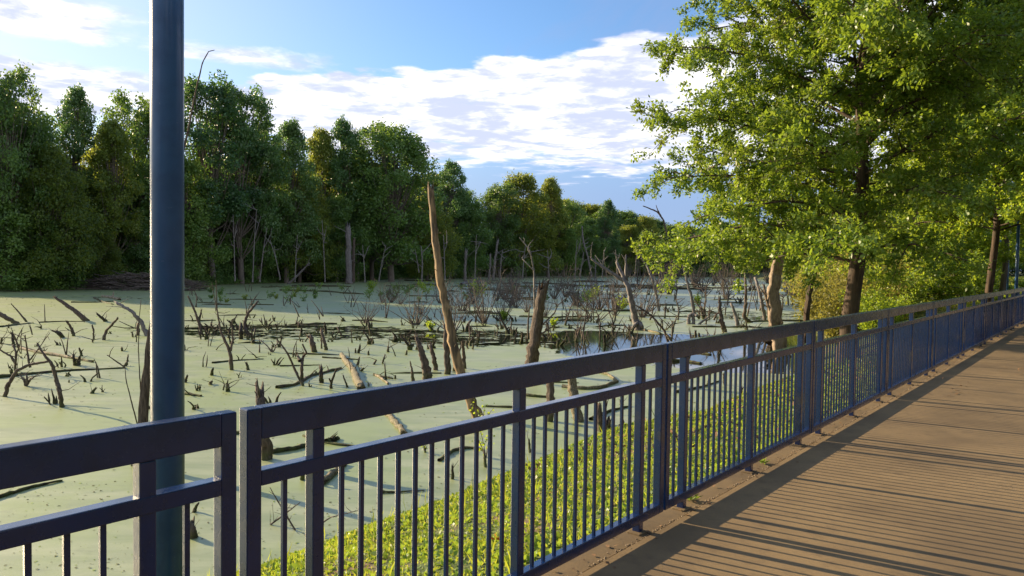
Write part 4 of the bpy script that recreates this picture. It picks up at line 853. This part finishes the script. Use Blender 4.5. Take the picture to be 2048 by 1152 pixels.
# logs and floating branches
GL = 'logs and branches floating in the duckweed'
for lb, pts, w0, w1, m, brn in (
  ('long mottled log with pale bark, upper half above the railing in the middle', [(683, 711), (700, 733), (710, 750), (722, 778)], 9, 12, M_LOG, ()),
  ('mottled log seen under the handrail, left of the leaning trunk', [(768, 822), (786, 842), (808, 868)], 9, 11, M_LOG, ()),
  ('reddish wet log at lower left behind the first pickets', [(690, 928), (668, 945), (652, 962)], 10, 14, M_LOG, ()),
  ('long thin dark branch lying across the left duckweed', [(-10, 756), (60, 748), (140, 741), (250, 736)], 8, 3, M_WET, ((8, .2, .25, 1),)),
  ('pale sunlit log lying in the left duckweed', [(40, 697), (90, 708), (140, 716), (184, 724)], 8, 5, M_PALE, ()),
  ('bent fallen branch in the centre left duckweed', [(553, 776), (590, 770), (622, 752), (678, 738)], 8, 6, M_DEAD, ((10, .2, .2, 1), (16, -.1, .15, 1))),
  ('thin dark stick lying below the branching sapling', [(424, 726), (470, 721), (526, 718)], 4, 1.5, M_WET, ()),
  ('thin dark stick lying beside the leaning stick', [(560, 732), (600, 731), (640, 730)], 3, 1.5, M_WET, ()),
  ('thin dark stick lying across the pale mottled log', [(645, 715), (680, 717), (716, 719)], 4, 2, M_WET, ()),
  ('short pale driftwood stick right of the pale mottled log', [(750, 750), (762, 757), (776, 768)], 5, 4, M_PALE, ()),
  ('flat dark driftwood piece right of the pale mottled log', [(748, 750), (765, 754), (785, 757)], 6, 3, M_WET, ((4, .2, .12, 1),)),
  ('wet log joining the jagged weathered stump', [(540, 906), (590, 898), (630, 886)], 12, 9, M_WET, ()),
  ('black rotten chunk right of the jagged weathered stump', [(652, 886), (664, 883), (674, 878)], 15, 8, M_WET, ((3, .1, .1, 1),)),
  ('thin dark twig floating behind the pickets', [(757, 985), (800, 984), (846, 981)], 5, 2, M_WET, ()),
  ('curved drowned branch behind the pickets left of the middle post', [(878, 922), (905, 902), (935, 895), (958, 898)], 8, 5, M_DEAD, ()),
  ('curved muddy log between the rails right of centre', [(1125, 774), (1160, 778), (1200, 777), (1234, 764), (1218, 750), (1196, 744)], 9, 5, M_LOG, ()),
  ('low dark log left of the curved muddy one', [(1040, 790), (1070, 793), (1104, 795)], 8, 4, M_WET, ()),
  ('dark branch lying behind the pickets near the railing joint', [(1180, 840), (1220, 822), (1262, 812)], 8, 4, M_WET, ((6, .1, .3, 1),)),
  ('thin wet branch left of the curved muddy log', [(1350, 785), (1400, 775), (1440, 762)], 6, 3, M_WET, ()),
  ('fallen pale trunk lying from the foot of the flared dead tree', [(1262, 657), (1290, 661), (1320, 667)], 5, 4, M_PALE, ()),
  ('long dark log lying behind the flared dead tree', [(1285, 632), (1325, 633), (1370, 634)], 4, 3, M_WET, ()),
  ('dark log lying in the open water below the oak foliage', [(1350, 700), (1385, 704), (1420, 709)], 6, 3, M_WET, ()),
  ('dark log lying near the second railing section', [(1345, 722), (1375, 723), (1402, 727)], 8, 4, M_WET, ()),
  ('fallen grey log at the far bank beside the grey post', [(922, 570), (940, 566), (968, 563)], 8, 5, M_GREY, ((6, 1.0, .8, 1),)),
  ('long dark drift line below the split snag', [(560, 581), (640, 583), (720, 588)], 4, 3, M_WET, ()),
  ('short dark floating branch left of the lamp post in the shade', [(142, 605), (190, 605), (225, 603)], 3, 2, M_WET, ()),
  ('dark slanting branch crossing the short floating one', [(188, 596), (205, 604), (226, 609)], 4, 2, M_WET, ()),
  ('pale log end with dark knob in the shaded far left', [(205, 594), (222, 596), (238, 600)], 6, 6, M_PALE, ((7, .0, .5, 1),)),
  ('thin floating branch in the far left corner', [(0, 654), (30, 650), (66, 646)], 4, 2, M_WET, ()),
  ('thin floating branch under the leaning log', [(78, 645), (120, 643), (168, 643)], 3, 1.5, M_WET, ()),
  ('thin floating branch at the lower left corner behind the railing', [(-20, 1000), (60, 975), (120, 962)], 10, 4, M_WET, ())):
    lying('log', lb, 'log', pts, w0, w1, m, GL, branches=brn)
# twig tangle near the bank behind the first pickets
for i, (pts, lb) in enumerate((([(590, 1060), (560, 1010), (540, 975)], 'thin twig leaning out of the near water behind the first pickets'), ([(610, 1070), (660, 1035), (720, 1020)], 'long thin branch running from the grass into the water at lower left'), ([(540, 1050), (580, 1020), (600, 1005)], 'thin forked twig on the near water at lower left'))):
    r = np.random.default_rng(70+i); Yd = at(*pts[0], -1.5)[1]
    dead('twig', lb, 'twig', [(pts, 5, 1.5)], M_TWIG, 'twigs by the near bank', twigs=9, ragged=False)
# seedling sprigs
def sprig(label, x, y, hpx, n=46, spread=1.0, material=M_LBRIGHT, lsz=.055, group='leafy sprigs growing in the pond', zlev=-1.5):
    b = at(x, y, zlev); Yd = b[1]; H = hpx/CF*Yd; r = np.random.default_rng(int(x+y)); t = empty('seedling', b, 0); tag(t, label, 'seedling', group)
    acc = Acc(); tips = []
    for i in range(5):
        a = r.uniform(0, 6.28); l = H*r.uniform(.6, 1); p = np.array([[0, 0, -.05], [math.cos(a)*l*.15*spread, math.sin(a)*l*.15*spread, l*.5], [math.cos(a)*l*.4*spread, math.sin(a)*l*.4*spread, l]])
        bp, br_ = resample(p, [.010, .007, .003], 6); tube(acc, bp, br_, 4); tips.append(bp[2:])
    T = np.concatenate(tips); P = T[r.integers(0, len(T), n)]+r.normal(0, H*.09, (n, 3))
    V, F = leaf_quads(P, r.normal(0, .7, (n, 3)), r.uniform(.6, 1.3, n)*lsz, r.uniform(.4, .8, n)*lsz, r)
    link('stem', acc.mesh('stem', M_TWIG), t); link('leaves', fast_mesh('leaves', V, F, material), t)
sprig('yellow-green leafy seedling behind the pickets left of the middle post', 972, 915, 70, 60, 1.4)
sprig('yellow-green leafy sprig beside the foot of the leaning trunk', 965, 852, 48, 60, 1.6)
sprig('leafy tuft on the floating root ball behind the pickets', 850, 905, 22, 40, .8, M_LBRIGHT, .03)
sprig('tiny bright green sprig above the railing in the middle', 738, 772, 10, 20, 1.2, M_LBRIGHT, .03)
for x, y, h, lb in ((742, 583, 26, 'bright leafy sapling in the shaded water left of the leaning trunk'), (852, 590, 34, 'yellow-green sapling just left of the leaning trunk, far out'), (812, 592, 26, 'dark green tuft left of the yellow-green sapling'), (1176, 615, 50, 'yellow-green leafy shrub in the middle distance right of the broken trunk'), (1165, 610, 30, 'olive leafy shrub beside the taller yellow-green one'), (1244, 620, 26, 'olive shrub left of the flared dead tree'), (1395, 612, 22, 'small green shrub right of the arched root pole'), (960, 600, 40, 'green tuft hugging the leaning trunk on its right'), (1040, 560, 40, 'dark green leafy crown fallen in the far shallows'), (1105, 655, 18, 'yellowish tuft right of the broken trunk'), (862, 660, 18, 'yellow sprig left of the leaning trunk foot'), (1010, 640, 18, 'green sprig in the middle shallows')):
    b = at(x, y); sprig(lb, x, y, h, int(240), 1.5, M_LFAR[0] if 'dark' in lb else M_LBRIGHT, .035+b[1]*.0022)
rs = random.Random(9)
for i in range(46):
    x = rs.choice((rs.uniform(400, 780), rs.uniform(760, 1100))); y = rs.uniform(578, 606); b = at(x, y)
    sprig('little green tuft on a drowned stump in the shaded part of the pond', x, y, rs.uniform(7, 16), 70, 1.6, M_LFAR[rs.choice((0, 0, 2))], .02+b[1]*.0022)

# small sticks: a few master meshes, copied
def stick_master(seed, kind):
    r = np.random.default_rng(seed); a = Acc()
    if kind == 'stick':
        for j in range(int(r.integers(1, 3))):
            l = r.uniform(.3, .8); d = r.normal(0, .35, 2); P = np.array([[0, 0, -.1], [d[0]*l*.5, d[1]*l*.5, l*.5], [d[0]*l+r.normal(0, .07), d[1]*l, l]]); bp, b_ = resample(P+np.array([r.normal(0, .06), 0, 0]), [.03, .022, .008], 6); tube(a, bp, b_, 5, .15, r)
    elif kind == 'shrub':
        for j in range(16):
            l = r.uniform(.5, 1.5); d = r.normal(0, .42, 2); P = np.array([[0, 0, -.1], [d[0]*l*.6+r.normal(0, .06), d[1]*l*.6, l*.45], [d[0]*l+r.normal(0, .14), d[1]*l, l]]); bp, b_ = resample(P, [.024, .012, .004], 6); tube(a, bp, b_, 4, .1, r)
            for q_ in range(4):
                s_ = bp[r.integers(2, 6)]; e_ = r.normal(0, .24, 3); e_[2] = abs(e_[2]); tube(a, [s_, s_+e_*.5+r.normal(0, .03, 3), s_+e_], [.008, .006, .003], 3)
    elif kind == 'clump':
        for j in range(int(r.integers(2, 6))):
            l = r.uniform(.06, .24)*(1.3 if j == 0 else .8); d = r.normal(0, .5, 2); o_ = r.normal(0, .05, 2); P = np.array([[o_[0], o_[1], -.05], [o_[0]+d[0]*l*.4+r.normal(0, .02), o_[1]+d[1]*l*.6, l*.5], [o_[0]+d[0]*l, o_[1]+d[1]*l, l]]); bp, b_ = resample(P, [r.uniform(.02, .045), .022, .012], 5); tube(a, bp, b_, 5, .3, r, flat_top=True)
    elif kind == 'drift':
        l = r.uniform(.8, 2.6); P = np.array([[0, 0, .0], [l*.5, r.normal(0, .1), .03], [l, r.normal(0, .2), .01]]); bp, b_ = resample(P, [.045, .04, .012], 8); tube(a, bp, b_, 6, .2, r)
        if r.random() < .6: tube(a, [bp[3], bp[3]+[.1, .1, .15], bp[3]+[.25, .15, .3]], [.02, .015, .006], 4)
    return a.mesh(kind, {'stick': M_DEAD, 'shrub': M_TWIG, 'clump': M_WET, 'drift': M_WET}[kind])
MS = {k: [stick_master(s*13+hash_, k) for s in range(7)] for hash_, k in enumerate(('stick', 'shrub', 'clump', 'drift'))}
def scatter(kind, name, n, box, sc, label, cat, group, dens=None):
    x0, x1, y0, y1 = box
    for i in range(n):
        # uniform over the water surface inside the patch seen between these image limits
        Y0, Y1 = at((x0+x1)/2, y1)[1], at((x0+x1)/2, y0)[1]
        Yd = math.exp(rs.uniform(math.log(Y0), math.log(Y1))); px = rs.uniform(x0, x1); X_ = (px-1024)/CF*Yd
        if pond_sd([[X_, Yd]])[0] > -.4: continue
        if kind in ('clump', 'drift') and ((X_-7.5)/5)**2+((Yd-27)/4.5)**2 < 1 and rs.random() < .8: continue
        o = link(name, rs.choice(MS[kind])); o.location = (X_, Yd, -1.5); o.rotation_euler = (0, 0, rs.uniform(0, 6.28) if kind != 'drift' else rs.uniform(-.5, .5)+rs.choice((0, 3.14)))
        s_ = rs.uniform(*sc)*(1+Yd*.008); o.scale = (s_, s_, s_*rs.uniform(.8, 1.25)); tag(o, label, cat, group)
scatter('stick', 'stick', 95, (900, 1520, 575, 690), (.6, 1.25), 'dark stick standing in the crowded middle shallows right of the leaning trunk', 'stick', 'sticks in the middle shallows')
scatter('stick', 'stick', 45, (380, 900, 575, 640), (.5, 1.0), 'dark stick in the shaded blue-green water near the far bank', 'stick', 'sticks in the shaded water')
scatter('stick', 'stick', 26, (0, 900, 645, 760), (.4, .8), 'small stick standing in the sunlit duckweed', 'stick', 'sticks in the sunlit duckweed')
scatter('shrub', 'dead_shrub', 34, (930, 1330, 582, 650), (.7, 1.3), 'bare twiggy shrub in the crowded middle shallows', 'dead shrub', 'bare shrubs in the middle shallows')
scatter('shrub', 'dead_shrub', 36, (1250, 1640, 556, 600), (.8, 1.6), 'bare twiggy shrub in the far right shallows', 'dead shrub', 'bare shrubs in the far shallows')
scatter('shrub', 'dead_shrub', 10, (690, 930, 600, 665), (.6, 1.0), 'bare twiggy shrub left of the leaning trunk', 'dead shrub', 'bare shrubs left of the leaning trunk')
scatter('clump', 'root_clump', 70, (380, 1300, 640, 700), (.7, 1.6), 'dark root clump among the black water streaks', 'root', 'root clumps among the water streaks')
scatter('clump', 'root_clump', 36, (0, 700, 650, 820), (.4, .9), 'small dark root tip showing through the duckweed', 'root', 'root tips in the duckweed')
scatter('clump', 'root_clump', 60, (900, 1560, 575, 690), (.8, 1.8), 'dark root clump in the crowded right-hand shallows', 'root', 'root clumps in the right shallows')
scatter('drift', 'drift_branch', 70, (380, 1560, 570, 700), (.6, 1.3), 'floating dark branch in the middle of the pond', 'branch', 'floating branches in the middle')
scatter('drift', 'drift_branch', 34, (300, 1400, 560, 578), (1.2, 2.6), 'dark drift branch lying off the far bank', 'branch', 'drift branches by the far bank')
scatter('drift', 'drift_branch', 10, (400, 1300, 700, 900), (.5, .9), 'thin floating branch in the near duckweed', 'branch', 'floating branches in the near duckweed')
# driftwood pile
def pile():
    r = np.random.default_rng(88); a = Acc(); c = at(200, 581)
    for i in range(900):
        u = r.uniform(-1, 1); L = r.uniform(.8, 3.2); x = u*8.2; hmax = 1.75*np.interp(u, [-1, -.5, 0, .35, 1], [.25, .4, .85, 1, .55])
        z = r.random()**1.1*hmax; y = (1-z/max(hmax, .1))*r.uniform(-1.8, 2.5); an = r.normal(0, .5); d = np.array([math.cos(an), math.sin(an), r.normal(0, .16)])
        p = np.array([x, y, z]); tube(a, [p-d*L/2, p+r.normal(0, .09, 3), p+d*L/2+[0, 0, -.1]], [.035, .03, .008], 4)
    o = link('driftwood_pile', a.mesh('driftwood_pile', M_TWIG)); o.location = (c[0]+.3, c[1]+2.3, -1.52); tag(o, 'wide tangled driftwood pile at the far bank left of the lamp post', 'driftwood', kind='stuff')
pile()
# a red leaf on the bank
r = np.random.default_rng(3); b = sn(2.55, -1.15); b[2] = float(ground_z([b[:2]])[0])+.03
V, F = leaf_quads(np.tile(b, (5, 1)), np.array([[1, 0, .3], [.6, .8, .4], [-.3, 1, .3], [-1, .2, .4], [.2, -.8, .5]]), .07, .04, r)
tag(link('red_leaf', fast_mesh('red_leaf', V, F, M_RED)), 'bright red-orange fallen leaf on the grass bank behind the pickets', 'leaf')
print('objects', len(bpy.data.objects))
